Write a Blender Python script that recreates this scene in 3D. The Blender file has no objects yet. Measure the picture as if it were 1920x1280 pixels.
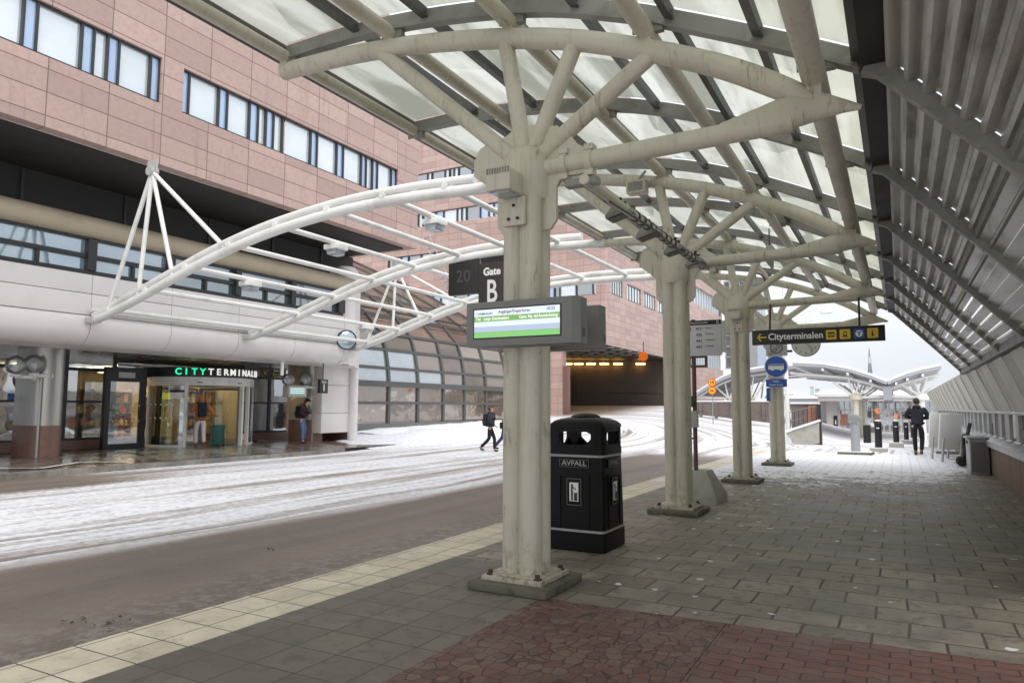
import bpy, bmesh, math, random
from mathutils import Vector, Matrix
random.seed(7)
S = bpy.context.scene
COL = S.collection
R = math.radians
# ------------------------------------------------------------------ camera
F, YAW, PITCH, ROLL, CH = 1325.0, R(28.6), R(5.24), R(.19), 1.55
FW = Vector((-math.sin(YAW)*math.cos(PITCH), math.cos(YAW)*math.cos(PITCH), math.sin(PITCH)))
_r = Vector((math.cos(YAW), math.sin(YAW), 0)); _u = _r.cross(FW)
RT = _r*math.cos(ROLL)+_u*math.sin(ROLL); UP = RT.cross(FW)
CAM = Vector((0, 0, CH))
def at(px, py, X=None, Y=None, Z=None):
    d = FW*F+RT*(px-960)-UP*(py-640)
    t = (X-CAM.x)/d.x if X is not None else (Y-CAM.y)/d.y if Y is not None else (Z-CAM.z)/d.z
    return CAM+d*t
cd = bpy.data.cameras.new('camera'); co = bpy.data.objects.new('camera', cd); COL.objects.link(co)
cd.sensor_width = 36; cd.lens = 36*F/1920; cd.clip_end = 3000; cd.clip_start = .05
co.matrix_world = Matrix(((RT.x, UP.x, -FW.x, 0), (RT.y, UP.y, -FW.y, 0), (RT.z, UP.z, -FW.z, CH), (0, 0, 0, 1)))
S.camera = co
# ------------------------------------------------------------------ node helpers
class NT:
    def __init__(s, tree): s.t = tree
    def n(s, typ, ins=None, **props):
        nd = s.t.nodes.new('ShaderNode'+typ)
        for k, v in props.items(): setattr(nd, k, v)
        for k, v in (ins or {}).items():
            sk = nd.inputs[k]
            if isinstance(v, bpy.types.NodeSocket): s.t.links.new(v, sk)
            elif isinstance(v, bpy.types.Node): s.t.links.new(v.outputs[0], sk)
            else:
                if sk.type == 'RGBA' and len(v) == 3: v = (*v, 1)
                sk.default_value = v
        return nd
    def m(s, op, a, b=0.0, c=None, clamp=False):
        nd = s.n('Math', {0: a, 1: b}, operation=op, use_clamp=clamp)
        if c is not None:
            if isinstance(c, (int, float)): nd.inputs[2].default_value = c
            else: s.t.links.new(c if isinstance(c, bpy.types.NodeSocket) else c.outputs[0], nd.inputs[2])
        return nd.outputs[0]
    def ss(s, v, a, b):                       # smoothstep, a may be larger than b
        if a < b: return s.n('MapRange', {0: v, 1: a, 2: b, 3: 0., 4: 1.}, interpolation_type='SMOOTHSTEP').outputs[0]
        return s.n('MapRange', {0: v, 1: b, 2: a, 3: 1., 4: 0.}, interpolation_type='SMOOTHSTEP').outputs[0]
    def mix(s, f, a, b, blend='MIX'):
        nd = s.n('Mix', data_type='RGBA', blend_type=blend)
        for i, v in ((0, f), (6, a), (7, b)):
            sk = nd.inputs[i]
            if isinstance(v, bpy.types.NodeSocket): s.t.links.new(v, sk)
            elif isinstance(v, bpy.types.Node): s.t.links.new(v.outputs[0], sk)
            else: sk.default_value = v if i == 0 else ((*v, 1) if len(v) == 3 else v)
        return nd.outputs[2]
    def pos(s): return s.n('NewGeometry').outputs['Position']
    def noise(s, vec, scale, detail=4, rough=.6, dist=0):
        return s.n('TexNoise', {'Vector': vec, 'Scale': scale, 'Detail': detail, 'Roughness': rough, 'Distortion': dist}).outputs[0]
    def sep(s, v): return s.n('SeparateXYZ', {0: v}).outputs
    def comb(s, x=0., y=0., z=0.): return s.n('CombineXYZ', {0: x, 1: y, 2: z}).outputs[0]
    def scl(s, v, k): return s.n('VectorMath', {0: v, 1: k}, operation='MULTIPLY').outputs[0]
    def bump(s, h, st=.3, d=.01): return s.n('Bump', {'Height': h, 'Strength': st, 'Distance': d}).outputs[0]
MATS = {}
def newmat(name):
    m = bpy.data.materials.new(name); m.use_nodes = True
    m.node_tree.nodes.clear(); MATS[name] = m
    return m, NT(m.node_tree)
def finish(t, sh):
    o = t.n('OutputMaterial'); t.t.links.new(sh if isinstance(sh, bpy.types.NodeSocket) else sh.outputs[0], o.inputs[0])
def principled(t, col, rough=.5, metal=0., normal=None, **kw):
    ins = {'Base Color': col, 'Roughness': rough, 'Metallic': metal}
    if normal is not None: ins['Normal'] = normal
    ins.update(kw)
    return t.n('BsdfPrincipled', ins)
def paint(name, col, rough=.45, metal=0., dirt=None, amt=.5, scale=3., var=.12, stretch=(1, 1, 1), bump=.0, spec=None, grain=60.):
    """paint or metal with large soft stains and fine grain"""
    m, t = newmat(name); p = t.pos()
    v = t.scl(p, stretch)
    n1 = t.noise(v, scale, 5, .65); n2 = t.noise(p, grain, 3, .7)
    c0 = tuple(x*(1-var) for x in col); c1 = tuple(min(1, x*(1+var)) for x in col)
    c = t.mix(n2, c0, c1)
    if dirt: c = t.mix(t.m('MULTIPLY', t.ss(n1, .45, .75), amt), c, dirt)
    nr = t.bump(n2, bump, .004) if bump else None
    kw = {'Specular IOR Level': spec} if spec is not None else {}
    finish(t, principled(t, c, t.m('MULTIPLY_ADD', n1, .25, rough-.1), metal, nr, **kw)); return m
def emit(name, col, st):
    m, t = newmat(name); finish(t, t.n('Emission', {'Color': col, 'Strength': st})); return m
def glassy(name, diff, refl=.35, tint=(.9, .95, 1), rough=.03, trans=0., var=.3, scale=.6):
    m, t = newmat(name); p = t.pos()
    n = t.noise(p, scale, 4, .6, .5)
    oi = t.n('ObjectInfo').outputs['Random']
    c = t.mix(n, tuple(x*(1-var) for x in diff), tuple(min(1, x*(1+var)) for x in diff)); c = t.mix(t.m('MULTIPLY', oi, .28), c, tuple(x*.45 for x in diff))
    base = t.n('BsdfDiffuse', {'Color': c})
    if trans: base = t.n('MixShader', {0: trans, 1: base, 2: t.n('BsdfTransparent', {'Color': (.9, .95, .93)})})
    wav = t.bump(t.noise(p, 1.3, 2, .5), .05, .1)
    g = t.n('BsdfGlossy', {'Color': tint, 'Roughness': rough, 'Normal': wav})
    fr = t.n('Fresnel', {'IOR': 1.5}).outputs[0]
    fac = t.m('ADD', t.m('MULTIPLY', fr, 1-refl), refl, clamp=True)
    finish(t, t.n('MixShader', {0: fac, 1: base, 2: g})); return m
# ------------------------------------------------------------------ mesh builder
class MB:
    def __init__(s): s.v = []; s.f = []; s.s = []
    def add(s, vs, fs, smooth=False):
        b = len(s.v); s.v += [tuple(v) for v in vs]
        s.f += [tuple(b+i for i in f) for f in fs]; s.s += [smooth]*len(fs); return s
    def box(s, x0, x1, y0, y1, z0, z1):
        x0, x1 = sorted((x0, x1)); y0, y1 = sorted((y0, y1)); z0, z1 = sorted((z0, z1))
        return s.add([(x0,y0,z0),(x1,y0,z0),(x1,y1,z0),(x0,y1,z0),(x0,y0,z1),(x1,y0,z1),(x1,y1,z1),(x0,y1,z1)],
              [(0,3,2,1),(4,5,6,7),(0,1,5,4),(1,2,6,5),(2,3,7,6),(3,0,4,7)])
    def obox(s, c, size, rot=None):
        c = Vector(c); hx, hy, hz = [k/2 for k in size]; rot = rot or Matrix.Identity(3)
        vs = [c+rot@Vector((x*hx, y*hy, z*hz)) for x, y, z in ((-1,-1,-1),(1,-1,-1),(1,1,-1),(-1,1,-1),(-1,-1,1),(1,-1,1),(1,1,1),(-1,1,1))]
        return s.add(vs, [(0,3,2,1),(4,5,6,7),(0,1,5,4),(1,2,6,5),(2,3,7,6),(3,0,4,7)])
    def beam(s, a, b, w, h, up=(0, 0, 1)):       # rectangular bar from a to b
        a = Vector(a); b = Vector(b); d = (b-a); L = d.length; d.normalize()
        sd = d.cross(Vector(up)).normalized(); u = sd.cross(d)
        return s.obox((a+b)/2, (L, w, h), Matrix((d, sd, u)).transposed())
    def tube(s, pts, r, n=12, caps=True, sx=1.):
        pts = [Vector(p) for p in pts]; k = len(pts)
        rs = r if isinstance(r, (list, tuple)) else [r]*k
        tan = [(pts[min(i+1, k-1)]-pts[max(i-1, 0)]).normalized() for i in range(k)]
        a = Vector((0, 0, 1)) if abs(tan[0].z) < .9 else Vector((1, 0, 0))
        u = tan[0].cross(a).normalized(); vs = []
        for i in range(k):
            u = (u-tan[i]*u.dot(tan[i])).normalized(); w = tan[i].cross(u)
            for j in range(n):
                an = 2*math.pi*j/n
                vs.append(pts[i]+(u*math.cos(an)*sx+w*math.sin(an))*rs[i])
        fs = [(i*n+j, i*n+(j+1) % n, (i+1)*n+(j+1) % n, (i+1)*n+j) for i in range(k-1) for j in range(n)]
        s.add(vs, fs, True)
        if caps:
            b = len(s.v)-len(vs)
            s.f += [tuple(b+j for j in range(n-1, -1, -1)), tuple(b+(k-1)*n+j for j in range(n))]; s.s += [False, False]
        return s
    def lathe(s, c, prof, n=20, axis='z', a0=0., a1=2*math.pi):
        c = Vector(c); full = abs(a1-a0-2*math.pi) < 1e-6; m = n if full else n+1; vs = []
        for r, z in prof:
            for j in range(m):
                an = a0+(a1-a0)*j/n; x, y = r*math.cos(an), r*math.sin(an)
                vs.append(c+(Vector((x, y, z)) if axis == 'z' else Vector((z, x, y)) if axis == 'x' else Vector((y, z, x))))
        fs = []
        for i in range(len(prof)-1):
            for j in range(n):
                k = (j+1) % m; fs.append((i*m+j, i*m+k, (i+1)*m+k, (i+1)*m+j))
        s.add(vs, fs, True)
        return s
    def ball(s, c, r, n=14, m=9):
        c = Vector(c); rr = r if isinstance(r, (tuple, list)) else (r, r, r); vs = []
        for i in range(m+1):
            th = math.pi*i/m
            for j in range(n):
                a = 2*math.pi*j/n
                vs.append(c+Vector((rr[0]*math.sin(th)*math.cos(a), rr[1]*math.sin(th)*math.sin(a), -rr[2]*math.cos(th))))
        return s.add(vs, [(i*n+j, i*n+(j+1) % n, (i+1)*n+(j+1) % n, (i+1)*n+j) for i in range(m) for j in range(n)], True)
    def prism(s, poly, f, t0, t1, smooth=False):  # poly of (a,b); f(a,b,t) -> point
        k = len(poly); vs = [f(a, b, t0) for a, b in poly]+[f(a, b, t1) for a, b in poly]
        s.add(vs, [tuple(range(k-1, -1, -1)), tuple(range(k, 2*k))])
        b = len(s.v)-2*k
        for i in range(k):
            j = (i+1) % k; s.f.append((b+i, b+j, b+k+j, b+k+i)); s.s.append(smooth)
        return s
    def quad(s, *p): return s.add(p, [tuple(range(len(p)))])
    def grid(s, xs, ys, z):
        n = len(ys)
        s.add([(x, y, z(x, y)) for x in xs for y in ys],
              [(i*n+j, (i+1)*n+j, (i+1)*n+j+1, i*n+j+1) for i in range(len(xs)-1) for j in range(n-1)], True); return s
    def build(s, name, mat, parent=None, origin=None, bev=0., seg=2, sharp=35, fix=True):
        o = Vector(origin) if origin is not None else (Vector(parent['at']) if parent is not None else Vector((0, 0, 0)))
        me = bpy.data.meshes.new(name); me.from_pydata([tuple(Vector(v)-o) for v in s.v], [], s.f)
        for p, q in zip(me.polygons, s.s): p.use_smooth = q
        if fix or bev:
            bm = bmesh.new(); bm.from_mesh(me)
            bmesh.ops.recalc_face_normals(bm, faces=bm.faces)
            if bev:
                bmesh.ops.remove_doubles(bm, verts=bm.verts, dist=1e-5)
                es = [e for e in bm.edges if len(e.link_faces) == 2 and e.calc_face_angle(0) > R(40)]
                bmesh.ops.bevel(bm, geom=es, offset=bev, segments=seg, affect='EDGES', profile=.6, clamp_overlap=True)
                for f in bm.faces: f.smooth = True
            bm.to_mesh(me); bm.free()
        if any(s.s) or bev: me.set_sharp_from_angle(angle=R(sharp))
        me.materials.append(MATS[mat] if isinstance(mat, str) else mat)
        ob = bpy.data.objects.new(name, me); COL.objects.link(ob)
        ob['at'] = tuple(o)
        if parent is not None:
            ob.parent = parent; ob.location = o-Vector(parent['at'])
        else: ob.location = o
        return ob
def tag(o, label=None, cat=None, group=None, kind=None):
    for k, v in (('label', label), ('category', cat), ('group', group), ('kind', kind)):
        if v: o[k] = v
    return o
def thing(name, label, cat, loc=(0, 0, 0), group=None):
    o = bpy.data.objects.new(name, None); COL.objects.link(o); o.location = loc; o['at'] = tuple(loc); o.empty_display_size = .2
    return tag(o, label, cat, group)
def kids(o): return [c for c in COL.objects if c.parent == o]
def copy_tree(o, delta=None, parent=None):
    c = o.copy(); COL.objects.link(c); c.parent = parent
    if delta is not None: c.location = o.location+Vector(delta); c['at'] = tuple(c.location)
    for k in kids(o): copy_tree(k, None, c)
    return c
def text(body, size, org, right, up, mat, name, parent=None, align='CENTER', ext=.002, sx=1., valign='CENTER', bold=0.):
    cu = bpy.data.curves.new('t', 'FONT'); cu.body = body; cu.size = size; cu.align_x = align; cu.align_y = valign
    cu.extrude = ext; cu.offset = bold; cu.resolution_u = 3
    to = bpy.data.objects.new('t', cu); COL.objects.link(to)
    dg = bpy.context.evaluated_depsgraph_get(); dg.update()
    me = bpy.data.meshes.new_from_object(to.evaluated_get(dg)); bpy.data.objects.remove(to); bpy.data.curves.remove(cu)
    right = Vector(right).normalized(); up = Vector(up).normalized(); nn = right.cross(up); org = Vector(org)
    b = MB(); b.add([org+right*(v.co.x*sx)+up*v.co.y+nn*v.co.z for v in me.vertices], [tuple(p.vertices) for p in me.polygons])
    bpy.data.meshes.remove(me)
    return b.build(name, mat, parent, fix=False)
def lerp(a, b, t): return a+(b-a)*t
def interp(tab, x):
    tab = sorted(tab)
    if x <= tab[0][0]: return tab[0][1]
    for (a, b), (c, d) in zip(tab, tab[1:]):
        if x <= c: return lerp(b, d, (x-a)/(c-a))
    return tab[-1][1]
def smooth(t): t = min(1, max(0, t)); return t*t*(3-2*t)
# ------------------------------------------------------------------ light
w = bpy.data.worlds.new('World'); S.world = w; w.use_nodes = True; w.node_tree.nodes.clear(); t = NT(w.node_tree)
EL, AZ = R(50), R(142)
sky = t.n('TexSky', sky_type='NISHITA', sun_disc=False, sun_elevation=EL, sun_rotation=AZ, air_density=1.0, dust_density=4.0, ozone_density=1.0)
hs = t.n('HueSaturation', {'Saturation': .25, 'Value': 1.0, 'Color': sky.outputs[0]})
tc = t.n('TexCoord').outputs['Generated']
cl = t.noise(t.scl(tc, (1, 1, 2.5)), 2.2, 5, .55, .6)
cloud = t.mix(t.ss(cl, .3, .7), (6.6, 6.9, 7.5), (8.6, 8.75, 9.0))
zz = t.m('MAXIMUM', t.sep(t.n('NewGeometry').outputs['Incoming'])[2], -1.)
up_ = t.m('MAXIMUM', t.m('MULTIPLY', zz, -1.), 0.)          # overcast sky: brighter overhead than at the horizon
grad = t.m('MULTIPLY_ADD', up_, .42, .98)
ov = t.n('VectorMath', {0: t.mix(.85, hs.outputs[0], cloud), 1: t.comb(grad, grad, grad)}, operation='MULTIPLY').outputs[0]
bg = t.n('Background', {'Color': ov, 'Strength': .115})
o = t.n('OutputWorld'); w.node_tree.links.new(bg.outputs[0], o.inputs[0])
sl = bpy.data.lights.new('sun', 'SUN'); sl.energy = 1.4; sl.angle = R(35); sl.color = (1, .96, .9)
so = bpy.data.objects.new('sun', sl); COL.objects.link(so)
sd = Vector((math.sin(AZ)*math.cos(EL), math.cos(AZ)*math.cos(EL), math.sin(EL)))
so.rotation_euler = sd.to_track_quat('Z', 'Y').to_euler(); so.location = (0, 0, 60)
S.view_settings.view_transform = 'Standard'; S.view_settings.look = 'None'; S.view_settings.exposure = .28; S.view_settings.gamma = 1
S.cycles.max_bounces = 8; S.cycles.transparent_max_bounces = 12
# ------------------------------------------------------------------ materials
m, t = newmat('cream_paint'); p = t.pos()
n1 = t.noise(p, 1.7, 5, .65); n2 = t.noise(p, 70, 3, .7); dr = t.noise(t.scl(p, (11, 11, .55)), 1., 5, .7); chip = t.noise(p, 13, 6, .75); ring = t.noise(t.scl(p, (22, .8, 3)), 1., 4, .7)
c = t.mix(n2, (.56, .53, .425), (.63, .60, .495))
c = t.mix(t.m('MULTIPLY', t.ss(n1, .42, .7), .35), c, (.40, .36, .25))
c = t.mix(t.m('MULTIPLY', t.ss(dr, .52, .72), .42), c, (.27, .235, .15))
c = t.mix(t.m('MULTIPLY', t.m('MULTIPLY', t.ss(ring, .56, .68), t.ss(n1, .42, .6)), .6), c, (.16, .135, .09))
c = t.mix(t.m('MULTIPLY', t.ss(chip, .71, .74), .7), c, (.17, .10, .055))
low = t.ss(t.sep(p)[2], .55, .1); c = t.mix(t.m('MULTIPLY', t.m('MULTIPLY', low, .7), t.ss(t.noise(p, 9, 4, .7), .47, .64)), c, (.25, .22, .16))
finish(t, principled(t, c, t.m('MULTIPLY_ADD', n1, .3, .3), 0, t.bump(t.m('ADD', n2, t.m('MULTIPLY', t.ss(chip, .68, .72), -2.)), .2, .004)))
paint('white_paint', (.78, .78, .75), .35, dirt=(.36, .34, .3), amt=.4, scale=1.8, var=.04)
paint('rib_grey', (.27, .268, .24), .45, dirt=(.1, .095, .08), amt=.5, scale=3)
paint('bar_grey', (.085, .085, .08), .4)
paint('dark_metal', (.03, .03, .032), .4)
paint('black_paint', (.012, .012, .013), .38, bump=.1)
paint('bin_black', (.0035, .0038, .004), .42, bump=.2, grain=140, dirt=(.009, .009, .009), amt=.4, spec=.22)
paint('mid_grey', (.17, .17, .16), .5)
paint('screen_case', (.2, .2, .19), .45, var=.05)
paint('light_grey', (.48, .48, .46), .45, dirt=(.25, .24, .21), amt=.4)
paint('galv', (.36, .37, .37), .4, .55, dirt=(.2, .2, .2), amt=.5, scale=4)
paint('steel_clad', (.44, .43, .4), .3, .75, dirt=(.22, .21, .2), amt=.5, scale=1.2, stretch=(1, 1, .3))
paint('corrugated', (.5, .488, .455), .36, .3, dirt=(.07, .065, .055), amt=.6, scale=2.5, stretch=(2, .4, 2))
paint('wall_panel', (.56, .55, .49), .5, dirt=(.3, .29, .23), amt=.5, scale=2.5)
paint('wall_panel_dark', (.42, .415, .36), .5, dirt=(.25, .24, .19), amt=.5, scale=2.5)
paint('plinth_stone', (.145, .132, .1), .8, dirt=(.05, .048, .03), amt=.9, scale=5, bump=1., grain=30, var=.25)
paint('plate_paint', (.5, .46, .36), .6, dirt=(.1, .07, .045), amt=1., scale=14, bump=.7, grain=40)
paint('rust_bolt', (.06, .04, .03), .7)
paint('rust_pole', (.13, .085, .075), .6, dirt=(.2, .08, .03), amt=.5, scale=9)
paint('concrete', (.4, .385, .34), .8, dirt=(.22, .2, .15), amt=.6, scale=3, bump=.5)
paint('weathered_board', (.2, .135, .085), .65, dirt=(.08, .05, .032), amt=.8, scale=2.0, stretch=(3, 3, .35))
paint('fascia_white', (.76, .72, .70), .32, dirt=(.55, .51, .48), amt=.4, scale=.7, var=.03)
paint('beige_pipe', (.47, .4, .29), .4, dirt=(.3, .25, .17), amt=.4, scale=1)
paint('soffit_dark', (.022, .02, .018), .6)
paint('soffit_metal', (.42, .41, .4), .22, .65, dirt=(.2, .19, .18), amt=.6, scale=1.2, stretch=(1, 4, 1))
paint('granite_brown', (.2, .115, .09), .35, dirt=(.09, .05, .04), amt=.4, scale=8, grain=120, var=.3)
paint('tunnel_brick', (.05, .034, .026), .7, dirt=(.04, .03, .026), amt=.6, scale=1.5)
paint('brick_dark', (.16, .13, .115), .8, dirt=(.08, .065, .06), amt=.6, scale=1.5, bump=.4)
paint('brick_red', (.34, .16, .11), .8, dirt=(.2, .1, .07), amt=.6, scale=1.5)
paint('far_wall', (.52, .5, .48), .7); paint('far_grey', (.33, .35, .36), .7); paint('far_roof', (.42, .43, .45), .6)
paint('copper_green', (.36, .45, .4), .7); paint('spire_grey', (.3, .3, .33), .7)
paint('snow', (.86, .88, .92), .8, dirt=(.66, .66, .68), amt=.35, scale=2, bump=.4, grain=25)
paint('sign_black', (.018, .017, .016), .4, var=.05); paint('sign_brown', (.035, .028, .024), .4, var=.05)
paint('sign_yellow', (.85, .56, .03), .4, var=.03); paint('sign_white', (.85, .85, .83), .4, var=.02)
paint('sign_blue', (.02, .1, .42), .35, var=.05); paint('sign_grey', (.55, .55, .54), .5, var=.03)
paint('text_grey', (.72, .72, .7), .5, var=.02); paint('ghost_text', (.06, .062, .062), .5)
paint('text_dark', (.03, .03, .03), .6); paint('sign_orange', (.95, .42, .02), .4, var=.05); paint('sign_red', (.7, .03, .01), .4)
paint('timetable', (.62, .63, .64), .4, dirt=(.5, .5, .5), amt=.3)
paint('bin_trim', (.36, .36, .35), .4, dirt=(.2, .2, .2), amt=.5, scale=12)
paint('clock_face', (.62, .62, .58), .4)
paint('lens_dark', (.02, .018, .012), .15)
paint('skin', (.6, .36, .27), .5, var=.05); paint('hair_brown', (.06, .035, .025), .6); paint('hair_dark', (.015, .012, .01), .6)
paint('cloth_navy', (.012, .014, .022), .85, bump=.4, grain=40); paint('cloth_black', (.008, .008, .009), .85, bump=.4, grain=40)
paint('cloth_charcoal', (.025, .028, .035), .75, bump=.4, grain=30); paint('cloth_orange', (.42, .16, .06), .85, bump=.4, grain=40)
paint('cloth_white', (.66, .6, .58), .85, bump=.3, grain=40); paint('cloth_beige', (.5, .44, .37), .85, bump=.4, grain=40)
paint('cloth_jeans', (.09, .16, .3), .85, var=.35, grain=14); paint('cloth_darkjeans', (.03, .05, .12), .85, var=.3, grain=14)
paint('cloth_maroon', (.04, .014, .018), .85); paint('cloth_red', (.4, .02, .03), .8); paint('shoe_red', (.3, .03, .03), .6); paint('shoe_brown', (.07, .04, .03), .6)
paint('case_green', (.01, .075, .065), .35, var=.15); paint('pack_navy', (.012, .016, .03), .8)
paint('wood_shelf', (.45, .28, .12), .6); paint('shop_wall', (.75, .62, .42), .7)
for nm, c in (('goods_a', (.55, .3, .08)), ('goods_b', (.5, .06, .05)), ('goods_c', (.7, .6, .4)), ('goods_d', (.12, .2, .12)), ('goods_e', (.2, .1, .05))): paint(nm, c, .5)
emit('lamp_warm', (1, .55, .14), 22); emit('shop_light', (1, .78, .45), 24); emit('shop_sign', (1, .75, .05), 1.6); emit('letter_green', (.03, .9, .45), 1.1)
emit('letter_white', (.95, .95, .9), .75); emit('sign_glow', (1, .25, .02), .55); emit('lamp_red', (1, .13, .03), 2.)
emit('screen_white', (.80, .88, .98), .92); emit('screen_green', (.27, .52, .17), .85); emit('screen_lime', (.28, .63, .22), .9); emit('screen_blue', (.5, .6, .76), .9)
emit('screen_text', (.98, 1, .95), 1.); emit('screen_dark', (.1, .12, .14), .6); emit('small_screen', (.3, .48, .4), .7)
glassy('window_white', (.72, .79, .81), .34, var=.2, scale=.9)  # white base colour carries blinds and a painted sky reflection
glassy('window_blue', (.40, .56, .82), .2, var=.12)
glassy('window_sky', (.26, .38, .46), .3, var=.35, scale=.8)
glassy('window_teal', (.07, .13, .13), .3, var=.7, scale=1.4)
glassy('window_grey', (.16, .17, .17), .35, var=.6, scale=.7)
glassy('window_dark', (.05, .045, .04), .45, var=.6, scale=.8)
m, t = newmat('barrel_glass'); p = t.pos(); oi = t.n('ObjectInfo').outputs['Random']
n = t.noise(t.scl(p, (1, .4, 1.6)), .7, 3, .5)
c = t.mix(t.ss(n, .3, .7), (.06, .045, .035), (.15, .115, .092)); c = t.mix(t.m('MULTIPLY', oi, .5), c, (.24, .19, .155))  # brown base paints in the reflected wing and the hall's own interior
g = t.n('BsdfGlossy', {'Color': (.82, .76, .71), 'Roughness': .04, 'Normal': t.bump(t.noise(p, .8, 2), .08, .2)})
fac = t.m('MULTIPLY_ADD', t.n('Fresnel', {'IOR': 1.45}).outputs[0], .45, t.m('MULTIPLY_ADD', oi, .2, .14), clamp=True)
finish(t, t.n('MixShader', {0: fac, 1: t.n('BsdfDiffuse', {'Color': c}), 2: g}))
glassy('door_glass', (.08, .085, .08), .16, trans=.85)
glassy('shop_glass', (.07, .065, .06), .42, trans=.5)
glassy('dim_pane', (.35, .38, .4), .2, var=.2)
glassy('blue_tower_glass', (.13, .19, .27), .35, var=.5, scale=.3)
glassy('lamp_glass', (.95, .95, .92), .02, trans=.74)
def granite(name, ax, hz=.52, wd=1.36, c1=(.50, .36, .315), c2=(.375, .258, .228)):
    m, t = newmat(name); p = t.pos(); x, y, z = t.sep(p)
    v = t.comb(x if ax == 'x' else y, z, 0.)
    br = t.n('TexBrick', {'Vector': v, 'Color1': c1, 'Color2': c2, 'Mortar': (.2, .12, .1), 'Scale': 1., 'Mortar Size': .011, 'Mortar Smooth': .1, 'Bias': -.1, 'Brick Width': wd, 'Row Height': hz}, offset=0., squash=1.)
    n1 = t.noise(p, 55, 3, .7); n2 = t.noise(t.scl(p, (1, 1, .25)), .8, 4, .6); n3 = t.noise(p, 7, 5, .75); n4 = t.noise(t.scl(p, (3.5, 3.5, .22)), 1., 4, .7)
    c = t.mix(t.m('MULTIPLY', t.ss(n1, .35, .7), .22), br.outputs[0], (.62, .42, .36))
    c = t.mix(t.m('MULTIPLY', t.ss(n2, .55, .8), .35), c, (.3, .2, .17))
    c = t.mix(t.m('MULTIPLY', t.ss(n3, .4, .65), .28), c, (.29, .195, .17)); c = t.mix(t.m('MULTIPLY', t.ss(n4, .56, .72), .4), c, (.2, .14, .125)); c = t.mix(t.m('MULTIPLY', br.outputs[1], .6), c, (.1, .06, .05))
    finish(t, principled(t, c, .5, 0, t.bump(br.outputs[1], .4, -.01))); return m
granite('granite_street', 'y'); granite('granite_cross', 'x', .6, 1.5)
glassy('hall_painted_sky', (.34, .37, .37), .34, var=.35, scale=.9)  # paler base colour paints a sky reflection into some hall panes
# frosted dirty roof glass, with stripes of light painted in lengthwise
m, t = newmat('roof_glass'); p0 = t.pos(); x, y, z = t.sep(p0); oi = t.n('ObjectInfo').outputs['Random']; sh_ = t.m('MULTIPLY', oi, 37.)
p = t.n('VectorMath', {0: p0, 1: t.comb(sh_, sh_, 0.)}, operation='ADD').outputs[0]
n1 = t.noise(t.scl(p, (1.6, .3, 1.6)), 1.5, 5, .6, .3); n2 = t.noise(t.scl(p, (4, .7, 4)), 2.5, 6, .72, .2); n3 = t.noise(p, 30, 3, .6)
vr = t.n('TexVoronoi', {'Vector': t.scl(p, (1, .55, 1)), 'Scale': 1.5, 'Randomness': 1.}).outputs['Color']
patch = t.ss(t.sep(vr)[0], .52, .56)
c = t.mix(t.ss(n1, .38, .62), (.53, .54, .50), (.80, .81, .785))
c = t.mix(t.m('MULTIPLY', patch, .5), c, (.93, .93, .91))
c = t.mix(t.m('MULTIPLY', t.ss(n2, .52, .75), .42), c, (.40, .40, .35))
c = t.mix(t.m('MULTIPLY', n3, .12), c, (.3, .3, .22))
c = t.mix(t.m('MULTIPLY', oi, .3), c, (.45, .46, .4)); c = t.mix(t.m('MULTIPLY', t.ss(x, -1.6, -.2), .35), c, (.64, .63, .51))
tr = t.n('BsdfTranslucent', {'Color': c}); df = t.n('BsdfDiffuse', {'Color': t.mix(.5, c, (.3, .3, .27))})
tp = t.n('BsdfTransparent', {'Color': (.85, .88, .85)})
s1 = t.n('MixShader', {0: .12, 1: tr, 2: df}); s2 = t.n('MixShader', {0: t.m('MULTIPLY_ADD', t.ss(n1, .4, .6), .07, .03), 1: s1, 2: tp})
finish(t, s2)
# ---- road: bare wet asphalt, snow with wheel tracks that sweep round into the tunnel
m, t = newmat('road_snow'); p = t.pos(); x, y, z = t.sep(p)
xr = t.m('ADD', x, 26.); dy = t.m('MAXIMUM', t.m('SUBTRACT', y, 31.), 0.)
u = t.m('SUBTRACT', t.m('SQRT', t.m('ADD', t.m('MULTIPLY', xr, xr), t.m('MULTIPLY', dy, dy))), 26.)
wob = t.noise(t.comb(t.m('MULTIPLY', u, .3), t.m('MULTIPLY', y, .09), 0.), 1., 3, .5)
uw = t.m('ADD', u, t.m('MULTIPLY_ADD', wob, 1.5, -.75))
big = t.noise(p, .35, 4, .6)
st1 = t.noise(t.comb(t.m('MULTIPLY', uw, 1.5), t.m('MULTIPLY', y, .03), 3.), 1., 4, .62)
st2 = t.noise(t.comb(t.m('MULTIPLY', uw, 6.), t.m('MULTIPLY', y, .11), 0.), 1., 4, .65)
st3 = t.noise(t.comb(t.m('MULTIPLY', uw, 17.), t.m('MULTIPLY', y, .35), 7.), 1., 4, .7)
fine = t.noise(p, 9., 5, .7); grit = t.m('MULTIPLY_ADD', t.noise(p, 45., 3, .75), .5, t.m('MULTIPLY', t.noise(p, 140., 3, .75), .5))
ragged = t.m('ADD', uw, t.m('MULTIPLY_ADD', fine, .7, -.35))
lane = t.ss(ragged, -7.35, -8.35)                    # snow left of the bare bus lane
far = t.ss(t.m('ADD', y, t.m('MULTIPLY', big, 5.)), 24., 30.)
lane = t.m('MAXIMUM', lane, far)
strip = t.m('MULTIPLY', t.ss(ragged, -14.0, -14.8), t.ss(t.m('ADD', y, t.m('MULTIPLY', fine, 3.)), 15., 10.))
inside = t.m('MULTIPLY', t.ss(t.m('ADD', y, t.m('MULTIPLY', big, 4.)), 51., 58.), t.ss(x, -17., -23.))
cover = t.m('MULTIPLY', t.m('MULTIPLY', lane, t.m('SUBTRACT', 1., strip)), t.m('SUBTRACT', 1., inside))
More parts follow.
